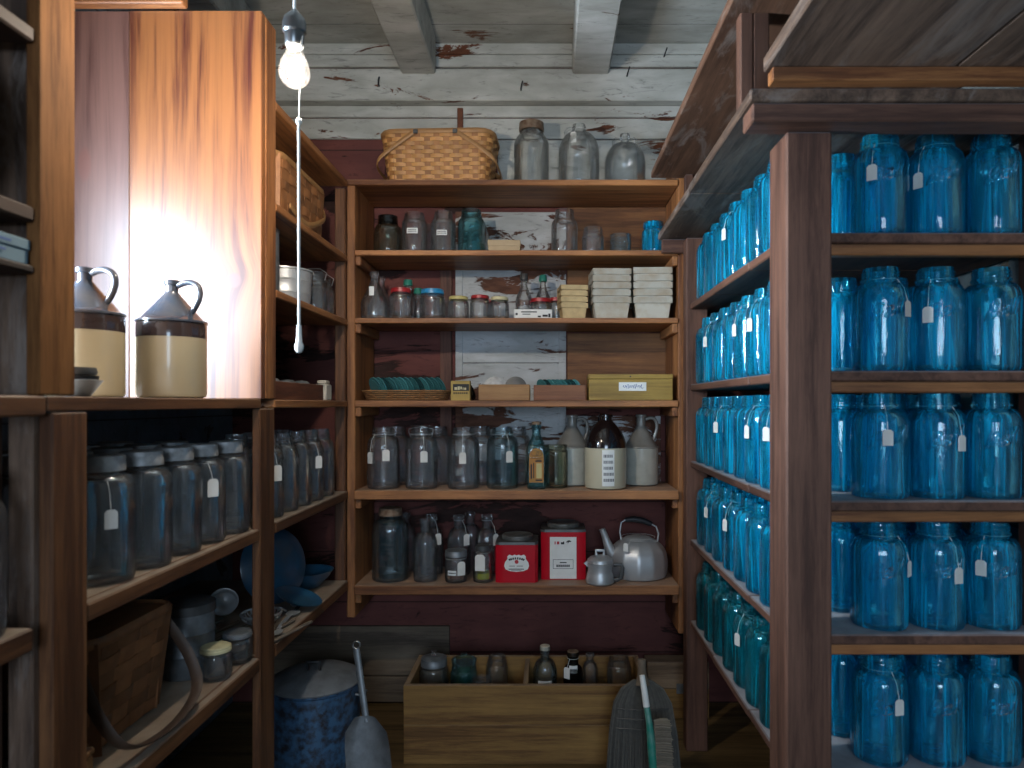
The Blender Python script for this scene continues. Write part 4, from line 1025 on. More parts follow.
o = glass_thing('small_jar', 'clear', 'small jar of brown preserve with zinc lid and white tag on the sixth shelf', 'jar', on(5, 456, 2.665), 0, None, h=.118, r=.0425, rn=.038, hs=.012, hn=.03, threads=1)
add_lid(o, .041, .096, .024, 'galv')
add_tag(o, -1.0, .038, .09, .0425, .082, s=1.5); label_card(o, FC - .25, .0425, .040, .034, .018, 1)
part(o, 'preserve', MB().lathe([(0, .013), (.034, .013), (.038, .017), (.038, .034), (0, .035)], segs=32), M['amber'], 40)
o = glass_thing('small_jar', 'clear', 'small bottle with yellow oil in the bottom and a white tag', 'bottle', on(5, 483, 2.665), 0, None, h=.135, r=.039, rn=.026, hs=.02, hn=.022, threads=0)
add_lid(o, .029, .118, .02, 'darktin')
add_tag(o, -1.75, .026, .112, .039, .110, s=1.8)
part(o, 'oil', MB().lathe([(0, .0125), (.030, .0125), (.0345, .017), (.0345, .036), (0, .037)], segs=32), M['oil'], 40)
def tin(label, loc, w, d, h, lidr, rz=0.0):
    t = thing('red_tin', label, 'tin', loc, rz)
    b = MB(); pts = rrect(w, d, .008, 32)
    a = [b.bm.verts.new((x, y, 0)) for x, y, _, _ in pts]; c = [b.bm.verts.new((x, y, h)) for x, y, _, _ in pts]
    for i in range(32): b.bm.faces.new([a[i], a[(i + 1) % 32], c[(i + 1) % 32], c[i]])
    b.bm.faces.new(a[::-1]); b.bm.faces.new(c)
    part(t, 'tin_body', b, M['red'], 40)
    top = MB(); pts = rrect(w + .003, d + .003, .009, 32)
    a = [top.bm.verts.new((x, y, h + .0004)) for x, y, _, _ in pts]; c = [top.bm.verts.new((x * .985, y * .985, h + .010)) for x, y, _, _ in pts]
    for i in range(32): top.bm.faces.new([a[i], a[(i + 1) % 32], c[(i + 1) % 32], c[i]])
    top.bm.faces.new(a[::-1]); top.bm.faces.new(c)
    part(t, 'tin_shoulder', top, M['darktin'], 30)
    part(t, 'round_lid', MB().lathe([(0, h + .0105), (lidr, h + .0105), (lidr + .002, h + .013), (lidr + .002, h + .026), (lidr - .004, h + .029), (lidr - .01, h + .026), (0, h + .026)], segs=40), M['tinlid'], 40)
    return t
w = .160; t = tin('low red tin with white crest-shaped label and round metal lid', on(5, 517.5, 2.72), w, .155, .142, .058)
half = [(0, .031), (.008, .034), (.016, .030), (.028, .034), (.035, .027), (.034, .018), (.044, .005), (.047, -.009), (.042, -.021), (.026, -.028), (0, -.031)]
crest = half + [(-x, z) for x, z in half[-2:0:-1]]
lab = part(t, 'crest_label', MB().prism(crest, .001, Matrix.Translation((0, -.0777, .072))), M['paper'])
tm = MB()
for k in range(8):
    a = PI * (.78 - .56 * k / 7); m_ = Matrix.Translation((.034 * math.cos(a), -.0791, .078 + .014 * math.sin(a))) @ Matrix.Rotation(-(a - PI / 2), 4, 'Y')
    tm.box(-.0028, .0028, -.0003, .0003, -.0042, .0042, 0, m_)
for (x0, x1, z0, z1) in ((-.028, -.006, .062, .064), (.0, .024, .062, .064), (-.030, .028, .050, .053), (-.020, .018, .045, .0465)): tm.box(x0, x1, -.0794, -.0788, z0, z1, 0)
link('print', tm.mesh('print'), M['ink'], lab)
link('seal', MB().lathe([(0, 0), (.0075, 0), (.0075, .0007), (0, .0007)], (0, 0, 0), 20, mtx=Matrix.Translation((0, -.0788, .079)) @ Matrix.Rotation(PI / 2, 4, 'X')).mesh('seal'), M['redink'], lab)
w = .172; t = tin('tall red tin with big white rectangular label, beside the crest tin', on(5, 563, 2.765), w, .155, .182, .062)
lab = part(t, 'paper_label', MB().box(-.052, .050, -.0790, -.0778, .004, .164, 0), M['paper'])
tm = MB()
for (x0, x1) in ((-.034, -.030), (-.025, -.016)): tm.box(x0, x1, -.0795, -.0789, .136, .147, 0)
link('red_print', tm.mesh('red_print'), M['redink'], lab)
tm = MB().box(-.010, .002, -.0795, -.0789, .136, .144, 0).box(-.001, .003, -.0795, -.0789, .136, .147, 0)
tm.prism([(.010, .143), (.016, .150), (.024, .152), (.032, .147), (.028, .145), (.022, .145), (.018, .138), (.017, .144)], .0006, Matrix.Translation((-.001, -.0789, 0)))
for (x0, x1, z0, z1) in ((-.040, .038, .0765, .078), (-.040, .038, .042, .0435), (-.040, -.0385, .042, .078), (.0365, .038, .042, .078), (-.014, .012, .064, .068)): tm.box(x0, x1, -.0795, -.0789, z0, z1, 0)
for k in range(7): tm.box(-.027 + .0076 * k, -.0215 + .0076 * k, -.0795, -.0789, .049, .058, 0)
link('print', tm.mesh('print'), M['ink'], lab)
# small aluminium drip pot
t = thing('drip_pot', 'small waisted aluminium coffee pot in front of the kettle', 'coffee pot', on(5, 600, 2.64), 0)
part(t, 'pot_body', MB().lathe([(0, .001), (.048, 0), (.053, .004), (.054, .012), (.049, .034), (.0445, .046), (.0455, .050), (.0445, .054), (.050, .072), (.050, .076), (.046, .078), (0, .078)], segs=40), M['alu'], 40)
part(t, 'pot_lid', MB().lathe([(0, .106), (.014, .105), (.036, .099), (.047, .090), (.0485, .0785), (0, .0784)], segs=40), M['alu'], 40)
part(t, 'lid_grip', MB().tube([(-.014, 0, .103), (-.015, 0, .122), (.015, 0, .122), (.014, 0, .103)], .004, 8, flat=(.006, .0025, (0, 1, 0))), M['alu'], 40)
part(t, 'side_handle', MB().tube([(.050, -.012, .070), (.078, -.016, .072), (.084, -.017, .060), (.080, -.016, .022), (.062, -.012, .012), (.052, -.010, .014)], .0045, 8, flat=(.007, .003, (0, 1, .1))), M['darktin'], 40)
part(t, 'pouring_lip', MB().prism([(0, 0), (-.014, .012), (0, .022)], .012, Matrix.Translation((-.047, .006, .062))), M['alu'])
# kettle
kx, ky, kz = on(5, 638, 2.76)
t = thing('kettle', 'large faceted aluminium kettle with dark bail handle on the sixth shelf', 'kettle', (kx, ky, kz))
def fac(a, z):
    if z < .012 or z > .130: return 1
    s = PI / 8; b = (a + .2) % s - s / 2
    return (math.cos(s / 2) / math.cos(b)) * .4 + .6 * 1.0 if True else 1
kp = [(0, .001), (.108, 0), (.118, .004), (.124, .014), (.127, .04), (.127, .07), (.122, .098), (.112, .120), (.096, .138), (.078, .150), (.066, .155), (0, .155)]
part(t, 'kettle_body', MB().lathe(kp, segs=96, facet=lambda a, z: 1 if (z < .012 or z > .14) else math.cos(PI / 12) / math.cos(((a + .1) % (PI / 6)) - PI / 12)), M['alu'], 22)
part(t, 'kettle_lid', MB().lathe([(0, .172), (.03, .170), (.055, .163), (.064, .1565), (.065, .1552), (0, .1552)], segs=48), M['alu'], 40)
part(t, 'spout', MB().tube([(-.095, -.02, .085), (-.122, -.026, .110), (-.137, -.029, .150), (-.146, -.031, .178), (-.155, -.033, .200)], [.028, .024, .017, .014, .013], 16), M['alu'], 60)
part(t, 'spout_flap', MB().lathe([(0, .0), (.014, 0), (.014, .003), (0, .004)], (0, 0, 0), 16, mtx=Matrix.Translation((-.156, -.033, .2005)) @ Matrix.Rotation(-.35, 4, 'Y')), M['alu'], 40)
h1 = [(-.072, 0, .150), (-.078, 0, .185), (-.072, 0, .225), (-.055, 0, .236)]
h2 = [(.058, 0, .218), (.078, 0, .208), (.088, 0, .178), (.084, 0, .146)]
for hp in (h1, h2): part(t, 'bail_wire', MB().tube(hp, .0038, 8), M['alu'], 60)
part(t, 'dark_grip', MB().tube([(-.055, 0, .236), (-.02, 0, .240), (.02, 0, .234), (.058, 0, .218)], [.010, .0135, .0135, .011], 12), M['black'], 60, label='black kettle grip')
add_tag(t, -2.1, .07, .165, .125, .158); t.scale = (.92, .92, .92)

# ------------------------------------------------------------------ on the floor at the back
Yc = 2.42
t = thing('wooden_crate', 'long low yellow-brown wooden crate of bottles on the floor under the back shelves', 'crate', (px(526, Yc), Yc + .16, 0))
cw, cd, ch = .852, .30, .272
cwood = lambda ax: wood('crate', (.14, .066, .020), (.33, .185, .055), ax, .6, .3)
part(t, 'front_panel', MB().box(-cw / 2, cw / 2, -cd / 2, -cd / 2 + .02, 0, .135).box(-cw / 2, cw / 2, -cd / 2, -cd / 2 + .02, .1355, ch), cwood('x'))
part(t, 'rear_panel', MB().box(-cw / 2, cw / 2, cd / 2 - .02, cd / 2, 0, ch), cwood('x'))
for s in (-1, 1): part(t, 'end_panel', MB().box(s * cw / 2, s * (cw / 2 - .02), -cd / 2 + .0205, cd / 2 - .0205, 0, ch), cwood('y'))
part(t, 'divider', MB().box(-.012, .006, -cd / 2 + .0205, cd / 2 - .0205, .02, ch - .006), cwood('y'))
part(t, 'bottom_panel', MB().box(-cw / 2 + .02, cw / 2 - .02, -cd / 2 + .0205, cd / 2 - .0205, .058, .073), cwood('x'))
cx0, cy0 = t.location.x, t.location.y
zf = .0735
def inc(u, Y): return (px(u, Y), Y, zf)
glass_thing('crate_jar', 'dusty', 'dusty lidded jar in the crate, nearest the pot', 'jar', inc(434, 2.62), h=.225, r=.055, rn=.045, hs=.02, hn=.03, threads=1)
o = bpy.data.objects['crate_jar']; add_lid(o, .048, .200, .03, 'galv', dome=.006); part(o, 'lid_knob', MB().lathe([(.0, .2365), (.010, .2365), (.008, .246), (.011, .252), (0, .256)], segs=16), M['clear'], 40)
o = glass_thing('crate_jar', 'deepaqua', 'aqua jar with blue-green glass lid standing in the crate', 'jar', inc(464, 2.60), h=.215, r=.05, rn=.043, hs=.015, hn=.025, threads=1)
part(o, 'glass_lid', MB().lathe([(0, .216), (.046, .216), (.047, .228), (.030, .238), (.012, .240), (.012, .250), (0, .252)], segs=32), M['deepaqua'], 40)
glass_thing('crate_jar', 'dusty', 'cloudy open jar in the crate left of the divider', 'jar', inc(497, 2.62), h=.235, r=.042, rn=.033, hs=.02, hn=.03, threads=1)
glass_thing('crate_jar', 'clear', 'low clear jar beside the aqua lidded jar in the crate', 'jar', inc(482, 2.50), h=.20, r=.04, rn=.033, hs=.02, hn=.03, threads=1)
o = glass_thing('crate_bottle', 'aqua', 'clear labelled bottle standing tallest in the crate beside the divider', 'bottle', inc(545, 2.56), h=.290, r=.045, rn=.016, hs=.06, hn=.045, threads=0)
label_card(o, FC, .045, .225 - .06, .05, .03, 1); add_lid(o, .018, .278, .016, 'bone', 'cork')
o = glass_thing('crate_bottle', 'darkglass', 'dark brown bottle with white label in the crate', 'bottle', inc(573, 2.56), h=.272, r=.036, rn=.020, hs=.03, hn=.05, threads=0)
add_lid(o, .021, .258, .016, 'rustlid', 'cork'); label_card(o, FC, .030, .215, .03, .03, 1); add_tag(o, -2.2, .02, .25, .036, .225, s=1.2)
glass_thing('crate_bottle', 'clear', 'short clear bottle just beside the dark brown one in the crate', 'bottle', inc(590, 2.64), h=.235, r=.03, rn=.014, hs=.04, hn=.03, threads=0)
glass_thing('crate_jar', 'dusty', 'dusty jar in the crate end nearest the brooms', 'jar', inc(619, 2.60), h=.235, r=.046, rn=.037, hs=.015, hn=.025, threads=1)
t = thing('small_crate', 'pale end crate standing against the back wall behind the brooms', 'crate', (.48, 2.83, 0))
part(t, 'front_board', MB().box(-.085, .16, -.05, -.035, .12, .222, .002), wood('palecrate', (.16, .10, .06), (.34, .23, .14), 'x', .65, .3))
part(t, 'lower_board', MB().box(-.085, .16, -.05, -.035, 0, .118, .002), cwood('x'))
part(t, 'crate_inside', MB().box(-.083, .158, -.0345, .06, 0, .215, .002), M['lowboard'])
part(t, 'metal_strip', MB().box(.03, .155, -.053, -.0505, .10, .14, .001), M['galv'])
# enamel canner
Yp = 2.38
t = thing('enamel_pot', 'big blue speckled enamel pot with grey lid on the floor under the cupboard', 'pot', (px(316, Yp), Yp, 0), 0)
part(t, 'pot_body', MB().lathe([(0, .001), (.13, 0), (.142, .006), (.146, .02), (.146, .300), (.151, .305), (.151, .311), (.146, .312), (.143, .308), (.143, .02), (0, .01)], segs=56), M['speckle'], 40)
part(t, 'pot_lid', MB().lathe([(.155, .3125), (.156, .317), (.150, .322), (.120, .338), (.07, .350), (.0, .355)], segs=56), M['greyenamel'], 40)
part(t, 'lid_grip', MB().tube([(-.02, -.02, .35), (-.02, -.03, .385), (.02, -.03, .385), (.02, -.02, .35)], .005, 8), M['black'], 60)
part(t, 'bail_handle', MB().tube([(.152, -.02, .27), (.165, -.02, .31), (.155, -.01, .36), (.140, 0, .385)], .004, 8), M['wire'], 60)
part(t, 'ear', MB().tube([(.145, -.04, .28), (.172, -.04, .275), (.172, .0, .275), (.145, 0, .28)], .005, 8), M['greyenamel'], 60)
# ash shovel leaning on the pot
t = thing('ash_shovel', 'grey metal ash shovel leaning against the enamel pot, blade down', 'shovel', (px(371, 2.20), 2.20, 0))
bl = MB(); rows = []
for j in range(7):
    a = j / 6; ww = .034 + .033 * min(1, a * 5.5) if a < .18 else .067 + .006 * a
    row = []
    for i in range(9):
        s = i / 8 - .5; row.append((s * 2 * ww + .018 - .03 * (1 - a), -.012 - .03 * a + .03 * (2 * s) ** 2 * 0 - .018 * (abs(2 * s) ** 3), .275 - .25 * a))
    rows.append(row)
for off in (0, .002):
    pass
vt = [[bl.bm.verts.new(p) for p in r] for r in rows]; vb = [[bl.bm.verts.new((p[0], p[1] + .0025, p[2])) for p in r] for r in rows]
for j in range(6):
    for i in range(8):
        bl.bm.faces.new([vt[j][i], vt[j][i + 1], vt[j + 1][i + 1], vt[j + 1][i]]); bl.bm.faces.new([vb[j][i + 1], vb[j][i], vb[j + 1][i], vb[j + 1][i + 1]])
for j in range(6):
    for i in (0, 8): bl.bm.faces.new([vt[j][i], vt[j + 1][i], vb[j + 1][i], vb[j][i]])
for j in (0, 6):
    for i in range(8): bl.bm.faces.new([vt[j][i], vt[j][i + 1], vb[j][i + 1], vb[j][i]])
part(t, 'blade', bl, M['galv'], 40)
part(t, 'shaft', MB().tube([(-.012, -.010, .255), (-.028, .008, .33), (-.046, .026, .42), (-.056, .036, .468)], [.011, .008, .007, .006], 10, flat=(.011, .006, (0, 1, 0))), M['galv'], 60)
part(t, 'hang_loop', MB().tube([(-.056 + .012 * math.sin(a), .037, .480 - .012 * math.cos(a)) for a in [2 * PI * k / 16 for k in range(16)]], .003, 6, closed=True), M['wire'], 60)
# brooms
def whisk(label, loc, lean, w, h, rz=0.0):
    t = thing('whisk_broom', label, 'broom', loc, rz)
    b = MB(); rb = random.Random(3)
    for j in range(4):
        for i in range(46):
            s = (i + .5) / 46 - .5; sp = s * w; z0 = 0 + rb.uniform(0, .012)
            y = (j - 1.5) * .010
            b.tube([(sp + rb.uniform(-.003, .003), y * 1.2, z0), (sp * .86, y, h * .55), (sp * .74, y * .7, h * .80), (sp * .55, y * .6, h * .91), (sp * .22, y * .4, h * .985)], .0022, 4)
    part(t, 'bristles', b, M['straw'])
    b = MB()
    for zz in (.60, .68, .76):
        ww = w * (.84 - (zz - .6) * .5) / 2
        b.tube([(ww * math.cos(a), .024 * math.sin(a), h * zz) for a in [2 * PI * k / 24 for k in range(24)]], .002, 5, closed=True)
    part(t, 'stitching', b, M['darktin'])
    part(t, 'handle', MB().lathe([(.0, h * .93), (w * .10, h * .95), (.016, h * 1.02), (.013, h * 1.10), (.014, h * 1.16), (0, h * 1.17)], segs=16), M['oldwood'], 60)
    t.rotation_euler = (lean, 0, rz)
    return t
def brush(label, loc):
    t = thing('counter_brush', label, 'brush', loc, 0)
    part(t, 'handle', MB().tube([(.012, 0, 0), (.009, -.002, .12), (.004, 0, .24), (0, .004, .30), (-.008, .010, .37), (-.014, .016, .43)], [.013, .014, .014, .010, .009, .007], 12, flat=None), M['green'], 60, label='green painted handle with worn pale tip')
    part(t, 'worn_tip', MB().tube([(-.0055, .0075, .345), (-.0095, .012, .39), (-.0145, .0165, .434)], [.0102, .0095, .0082], 12), M['paper'], 60)
    b = MB(); rb = random.Random(5)
    for j in range(46):
        for i in range(9):
            z = .004 + j * .0066
            b.tube([(.014, (i - 4) * .0045, z), (.035, (i - 4) * .006, z + .003), (.060 + rb.uniform(-.004, .004), (i - 4) * .0075, z + .001)], .0018, 4)
    part(t, 'bristles', b, M['bristle'])
    return t
whisk('wide grey straw whisk broom standing against the crate behind the green brush', (px(644, 2.20), 2.20, 0.003), -.12, .25, .37, 0)
brush('counter brush with green handle and pale bristles standing in front of the whisk broom', (px(654, 2.05), 2.05, .003)).rotation_euler = (-.10, -.03, 0)

# ------------------------------------------------------------------ left shelves: baskets, cans, tools
lz = H - .652 + .0005
bk = thing('market_basket', 'large dark splint market basket with dropped strap handle on the shelf below the lidded jars', 'basket', (-.935, 1.38, lz))
woven(bk, .25, .27, .225, .03, 16, 7, .03, (M['splintdark'], M['splintdark']), amp=.003, stakew=.8)
part(bk, 'strap_handle', MB().tube(smooth_path([(.10, -.140, .185), (.145, -.150, .10), (.178, -.13, .040), (.186, -.05, .015), (.186, .05, .015), (.178, .13, .045), (.145, .152, .11), (.10, .142, .185)]), .005, 8, flat=(.004, .013, (1, 0, .25))), M['leather'], 60)
can = thing('tin_canister', 'grey ribbed metal canister behind the market basket', 'canister', (-.875, 1.70, lz))
part(can, 'can_body', MB().lathe([(0, .001), (.058, 0), (.060, .003), (.060, .05), (.062, .053), (.060, .056), (.060, .10), (.062, .103), (.060, .106), (.060, .165)], segs=40), M['galv'], 40)
part(can, 'can_lid', MB().lathe([(0, .178), (.05, .177), (.0625, .171), (.0635, .150), (.061, .150), (.061, .164), (0, .166)], segs=40), M['darktin'], 40)
for (x, y, lm_, lab) in ((-.790, 1.665, 'greencap', 'small clear jar with green lid on the low shelf beside the canister'), (-.785, 1.77, 'galv', 'small clear jar with grey lid on the low shelf near the post')):
    o = glass_thing('small_jar', 'clear', lab, 'jar', (x, y, lz), 0, None, h=.075, r=.036, rn=.03, hs=.01, hn=.014, threads=0); add_lid(o, .034, .064, .014, 'creamlid' if lm_ == 'greencap' else lm_)
lad = thing('ladle', 'shiny tin ladle with round bowl facing out on the low shelf', 'ladle', (-.93, 2.02, lz + .004))
part(lad, 'bowl', MB().lathe([(.036, .0), (.038, .001), (.034, -.016), (.02, -.028), (0, -.031), (0, -.028), (.019, -.025), (.032, -.014)], segs=32, mtx=Matrix.Translation((.04, -.10, .105)) @ Matrix.Rotation(.95, 4, 'X') @ Matrix.Rotation(.35, 4, 'Y')), M['alu'], 50)
part(lad, 'handle', MB().tube([(.03, -.075, .095), (-.02, .05, .06), (-.10, .20, .02), (-.12, .26, .012)], .005, 8, flat=(.007, .003, (0, 0, 1))), M['alu'], 60)
so = None
for k in range(7):
    x, y = -1.06 + .053 * k, 1.93 + .01 * (k % 2)
    t = thing('wooden_spoon', 'old grey wooden spoon lying on the low shelf beneath the ladle', 'spoon', (x, y, lz + .006 + .001 * (k % 2)), -.25 + R.uniform(-.02, .02) + PI, 'wooden spoons under the ladle')
    bw = MB(); rows = []
    prof = [(-.15, .006, .005), (-.05, .007, .005), (.05, .007, .005), (.08, .012, .004), (.10, .021, .004), (.125, .025, .004), (.15, .020, .004), (.162, .008, .003)]
    for (yy, ww, hh) in prof: rows.append([bw.bm.verts.new((ww * math.cos(a), yy, hh * math.sin(a))) for a in [2 * PI * q / 10 for q in range(10)]])
    for p, q in zip(rows, rows[1:]):
        for i in range(10): bw.bm.faces.new([p[i], p[(i + 1) % 10], q[(i + 1) % 10], q[i]])
    bw.bm.faces.new(rows[0][::-1]); bw.bm.faces.new(rows[-1])
    part(t, 'spoon_wood', bw, M['oldwood'], 60)
solo('pan_lid', MB().lathe([(0, .012), (.05, .011), (.10, .004), (.105, 0), (.106, .002), (.10, .008), (.04, .018), (.012, .019), (.010, .030), (.018, .036), (0, .038)], segs=40), M['darktin'], 'round dark metal lid lying behind the wooden spoons', 'lid', (-1.14, 1.72, lz))
t = thing('tag_box', 'narrow old wooden box on the low shelf in front of the market basket', 'box', (-.84, 1.17, lz), .1)
part(t, 'box_body', MB().box(-.05, .045, -.06, .06, 0, .035, .003), boxwood('y')); part(t, 'box_lid', MB().box(-.052, .047, -.062, .062, .0355, .048, .003), boxwood('y'))
# enamelware farther along
pl = thing('enamel_plate', 'blue enamel plate standing on edge against the cupboard wall on the low shelf', 'plate', (-.885, 2.29, lz + .126))
part(pl, 'plate', MB().lathe([(0, 0), (.08, 0), (.088, .004), (.122, .015), (.124, .017), (.122, .018), (.086, .007), (.078, .003), (0, .003)], segs=48, mtx=Matrix.Rotation(1.35, 4, 'Y') @ Matrix.Rotation(PI, 4, 'X')), M['enamelblue'], 40)
pl.rotation_euler = (0, 0, -.55)
solo('enamel_bowl', MB().lathe([(0, 0), (.04, 0), (.045, .003), (.08, .040), (.09, .058), (.093, .060), (.088, .060), (.076, .042), (.04, .007), (0, .006)], segs=48), M['enamelblue'], 'blue enamel bowl on the low shelf beside the back unit\'s upright', 'bowl', (-.86, 2.495, lz))
solo('enamel_dish', MB().lathe([(0, 0), (.05, 0), (.07, .010), (.075, .014), (.068, .012), (.05, .004), (0, .003)], segs=40, mtx=Matrix.Rotation(.35, 4, 'Y')), M['enamelblue'], 'small oval blue enamel dish lying tilted in front of the bowl', 'dish', (-.80, 2.235, lz + .026))
st = thing('strainer', 'perforated tin strainer with wire handle on the low shelf by the post', 'strainer', (-.84, 2.05, lz + .04))
b = MB()
for k in range(9):
    a = -.05 + .012 * k - .0
for k in range(-5, 6):
    rr = math.sqrt(max(0, .055 ** 2 - (k * .0105) ** 2))
    b.tube([(k * .0105, -rr * math.cos(q), -.6 * math.sqrt(max(0, .055 ** 2 - (k * .0105) ** 2 - (rr * math.cos(q)) ** 2))) for q in [PI * i / 12 for i in range(13)]], .0016, 5)
    b.tube([(-rr * math.cos(q), k * .0105, -.6 * math.sqrt(max(0, .055 ** 2 - (k * .0105) ** 2 - (rr * math.cos(q)) ** 2))) for q in [PI * i / 12 for i in range(13)]], .0016, 5)
part(st, 'mesh_bowl', b, M['wire'])
part(st, 'rim', MB().tube([(.056 * math.cos(a), .056 * math.sin(a), 0) for a in [2 * PI * k / 32 for k in range(32)]], .003, 6, closed=True), M['alu'], 60)
part(st, 'handle', MB().tube([(.02, .052, .0), (.025, .085, -.01), (.028, .12, -.03)], .0035, 6), M['alu'], 60)
for k, (x, y, rz, m_, lab) in enumerate(((-.79, 2.20, .1, 'black', 'black-handled fork lying near the edge of the low shelf'), (-.815, 2.30, .15, 'alu', 'bright metal serving spoon lying between the strainer and the enamel bowl'), (-.775, 2.02, .1, 'alu', 'metal spoon at the post end of the low shelf'))):
    t = thing('serving_tool', lab, 'kitchen tool', (x, y, lz + .006), rz)
    part(t, 'handle', MB().tube([(0, -.02, .002), (0, .05, .004), (0, .11, .003)], .006, 8, flat=(.007, .004, (0, 0, 1))), M[m_], 60)
    part(t, 'head', MB().lathe([(0, -.003), (.016, -.001), (.021, .003), (.018, .003), (0, 0)], segs=20, mtx=Matrix.Translation((0, -.045, 0)) @ Matrix.Diagonal((1, 1.5, 1, 1))), M['alu'], 60)
# far cupboard, upper shelves
uz = H + .548 + .0005
bk = thing('hoop_basket', 'pale splint basket with hoop handle on the cupboard shelf under the top board', 'basket', (-.915, 2.26, uz))
woven(bk, .26, .44, .195, .05, 20, 6, .015, (M['splintmid'], M['splintrim']), amp=.003, stakew=.85)
part(bk, 'hoop_handle', MB().tube(smooth_path([(-.0, .225, .12), (.04, .236, .175), (.09, .230, .165), (.134, .19, .10), (.140, .0, .03), (.138, -.15, .05)]), .005, 8, flat=(.003, .009, (0, 0, 1))), M['splintrim'], 60)
gz = H + .312 + .0005
t = thing('tall_can', 'tall grey metal can beside the varnished pine side on the middle cupboard shelf', 'can', (-.86, 2.04, gz))
part(t, 'can_body', MB().lathe([(0, .001), (.070, 0), (.072, .004), (.072, .19), (.0735, .193), (.0735, .198), (.070, .2), (.066, .196), (.066, .01), (0, .01)], segs=40), M['galv'], 40)
t = thing('galvanized_pail', 'shiny ribbed galvanized pail on the middle cupboard shelf', 'pail', (-.845, 2.245, gz))
part(t, 'pail_body', MB().lathe([(0, .001), (.075, 0), (.078, .004), (.080, .035), (.0815, .038), (.080, .041), (.082, .075), (.0835, .078), (.082, .081), (.084, .108), (.088, .110), (.088, .115), (.084, .116), (.081, .112), (.076, .01), (0, .01)], segs=44), M['alu'], 30)
for k, (x, y, lab) in enumerate(((-.80, 2.395, 'clear bail-top jar just past the galvanized pail'), (-.81, 2.505, 'clear bail-top jar at the far end past the pail'), (-.90, 2.44, 'clear bail-top jar tucked behind the other two by the pail'))):
    o = glass_thing('bail_jar', 'clear', lab, 'jar', (x, y, gz), 0, 'bail-top jars', h=.128, r=.044, rn=.034, hs=.02, hn=.024, threads=1)
    part(o, 'glass_lid', MB().lathe([(0, .1285), (.036, .1285), (.038, .133), (.030, .140), (0, .142)], segs=28), M['clear'], 40)
    part(o, 'wire_bail', MB().tube([(.036, 0, .110), (.043, 0, .135), (.02, 0, .150), (-.02, 0, .150), (-.043, 0, .135), (-.036, 0, .110)], .0018, 6), M['wire'], 60)
cz = H + .012 + .0005
t = thing('parts_box', 'long red-brown wooden box of odds and ends at counter height in the cupboard', 'box', (-.835, 2.18, cz))
part(t, 'front_panel', MB().box(.062, .074, -.24, .19, 0, .052), M['redbrown']); part(t, 'rear_panel', MB().box(-.074, -.062, -.24, .19, 0, .052), M['redbrown'])
for y0, y1 in ((-.24, -.228), (.178, .19)): part(t, 'end_panel', MB().box(-.0615, .0615, y0, y1, 0, .052), M['redbrown'])
part(t, 'bottom_panel', MB().box(-.0615, .0615, -.2275, .1775, 0, .006), M['redbrown'])
for k, (x, y) in enumerate(((-.795, 2.06), (-.80, 2.20), (-.79, 2.30))):
    solo('bottle_lid', MB().lathe([(0, 0), (.03, 0), (.034, .02), (.03, .044), (.018, .056), (0, .058)], segs=24), M['galv'], 'grey metal cap in the red-brown box, %s from the post' % ORD[k], 'cap', (x - .02, y, cz + .0068))
solo('chipped_block', MB().box(-.02, .02, -.03, .03, 0, .055, .004).box(-.014, .016, -.022, .02, .0555, .068, .003), M['bone'], 'chipped pale block at the far end of the red-brown box', 'block', (-.772, 2.405, cz))
for k in range(4):
    glass_thing('dark_bottle', 'darkglass', 'dark glass bottle standing in shadow behind the red-brown box', 'bottle', (-.955 - .01 * (k % 2), 2.0 + .095 * k, cz), 0, 'dark bottles behind the red-brown box', h=.20, r=.038, rn=.016, hs=.05, hn=.04, threads=0)
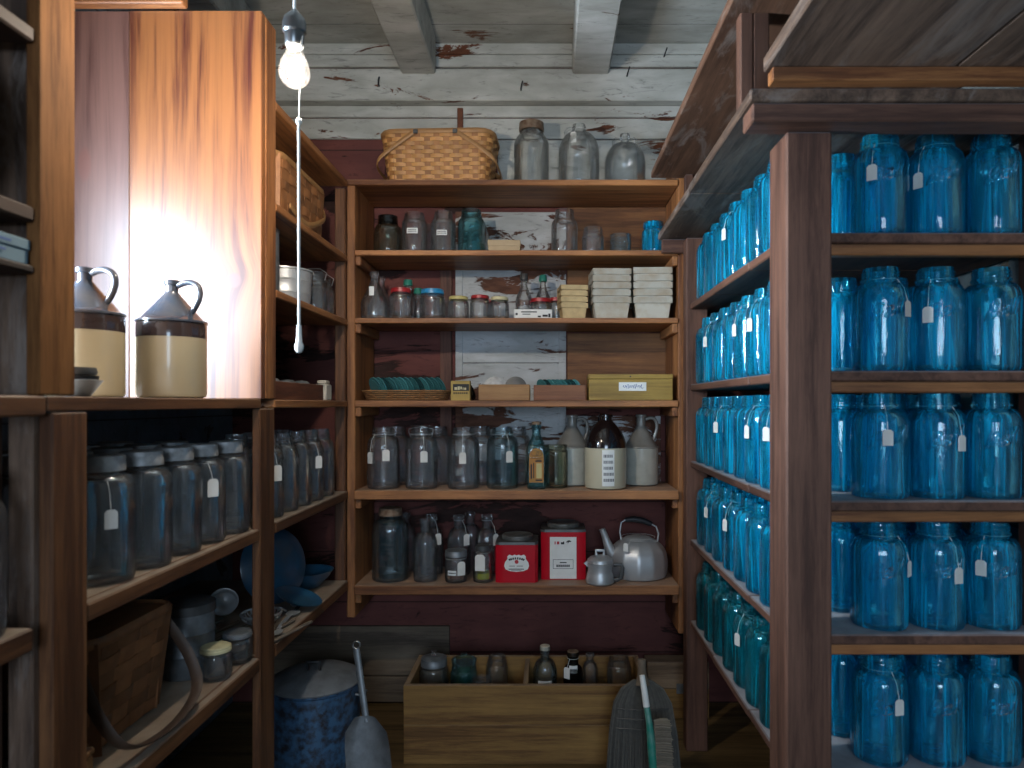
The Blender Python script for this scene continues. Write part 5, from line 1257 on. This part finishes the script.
# nearest cupboard
nz = H + .285 + .0005 - .26
t = thing('flat_carton', 'pale blue flat card box with faint print under the near cupboard shelf', 'box', (-.850, .905, H + .2005))
part(t, 'carton', MB().box(-.10, .100, -.10, .105, .0, .020, .001), M['whitecard']); part(t, 'carton_lid', MB().box(-.102, .102, -.102, .107, .0205, .036, .0015), M['whitecard'])
tm = MB()
for (x0, x1, z0, z1) in ((.03, .07, .026, .029), (.05, .085, .012, .015)): tm.box(x0, x1, -.1026, -.1018, z0, z1, 0)
for (y0, y1, z0, z1) in ((.0, .07, .026, .029), (.04, .06, .012, .015)): tm.box(.1018, .1026, y0, y1, z0, z1, 0)
part(t, 'print', tm, M['bluink'])
pl = thing('enamel_basin', 'grey-blue enamel basin standing on edge on the near cupboard shelf', 'basin', (-.855, .955, H + .285 + .117))
part(pl, 'basin', MB().lathe([(0, 0), (.07, 0), (.085, .02), (.108, .035), (.116, .036), (.108, .039), (.083, .024), (.068, .004), (0, .004)], segs=48, mtx=Matrix.Rotation(PI / 2, 4, 'X')), M['greyenamel'], 40)

# ------------------------------------------------------------------ light, world, camera
sc = bpy.context.scene
W = bpy.data.worlds.new('World'); sc.world = W; W.use_nodes = True
W.node_tree.nodes['Background'].inputs[0].default_value = (.62, .78, 1.0, 1); W.node_tree.nodes['Background'].inputs[1].default_value = .6
def area(name, loc, aim, sx, sy, col, power, spread=180):
    l = bpy.data.lights.new(name, 'AREA'); l.shape = 'RECTANGLE'; l.size = sx; l.size_y = sy; l.color = col; l.energy = power; l.spread = math.radians(spread)
    o = bpy.data.objects.new(name, l); C.objects.link(o); o.location = loc
    o.rotation_euler = (Vector(aim) - Vector(loc)).to_track_quat('-Z', 'Y').to_euler()
    return o
area('window_daylight', (XL - .03, (WY0 + WY1) / 2, (WZ0 + WZ1) / 2), (1, (WY0 + WY1) / 2, (WZ0 + WZ1) / 2), WY1 - WY0 - .06, WZ1 - WZ0 - .06, (.66, .83, 1.0), 58)
area('doorway_daylight', (.12, YF + .03, 1.55), (.0, 2.9, 1.1), 1.2, 1.1, (.62, .80, 1.0), 40)
cam = bpy.data.cameras.new('Camera'); co = bpy.data.objects.new('Camera', cam); C.objects.link(co)
co.location = (0, 0, H); co.rotation_euler = (PI / 2, 0, 0)
cam.sensor_width = 36; cam.lens = 36 * F / 1024; cam.shift_x = -(548 - 512) / 1024; cam.shift_y = (404 - 384) / 1024
cam.clip_start = .02
cam.dof.use_dof = True; cam.dof.focus_distance = 2.55; cam.dof.aperture_fstop = 4.0
sc.camera = co
sc.view_settings.view_transform = 'Standard'; sc.view_settings.look = 'None'; sc.view_settings.gamma = 1; sc.view_settings.use_curve_mapping = False
sc.view_settings.exposure = 0.42
cy = sc.cycles
cy.use_denoising = True
cy.max_bounces = 10; cy.diffuse_bounces = 5; cy.glossy_bounces = 4; cy.transmission_bounces = 8; cy.transparent_max_bounces = 40
cy.sample_clamp_indirect = 4; cy.blur_glossy = .5
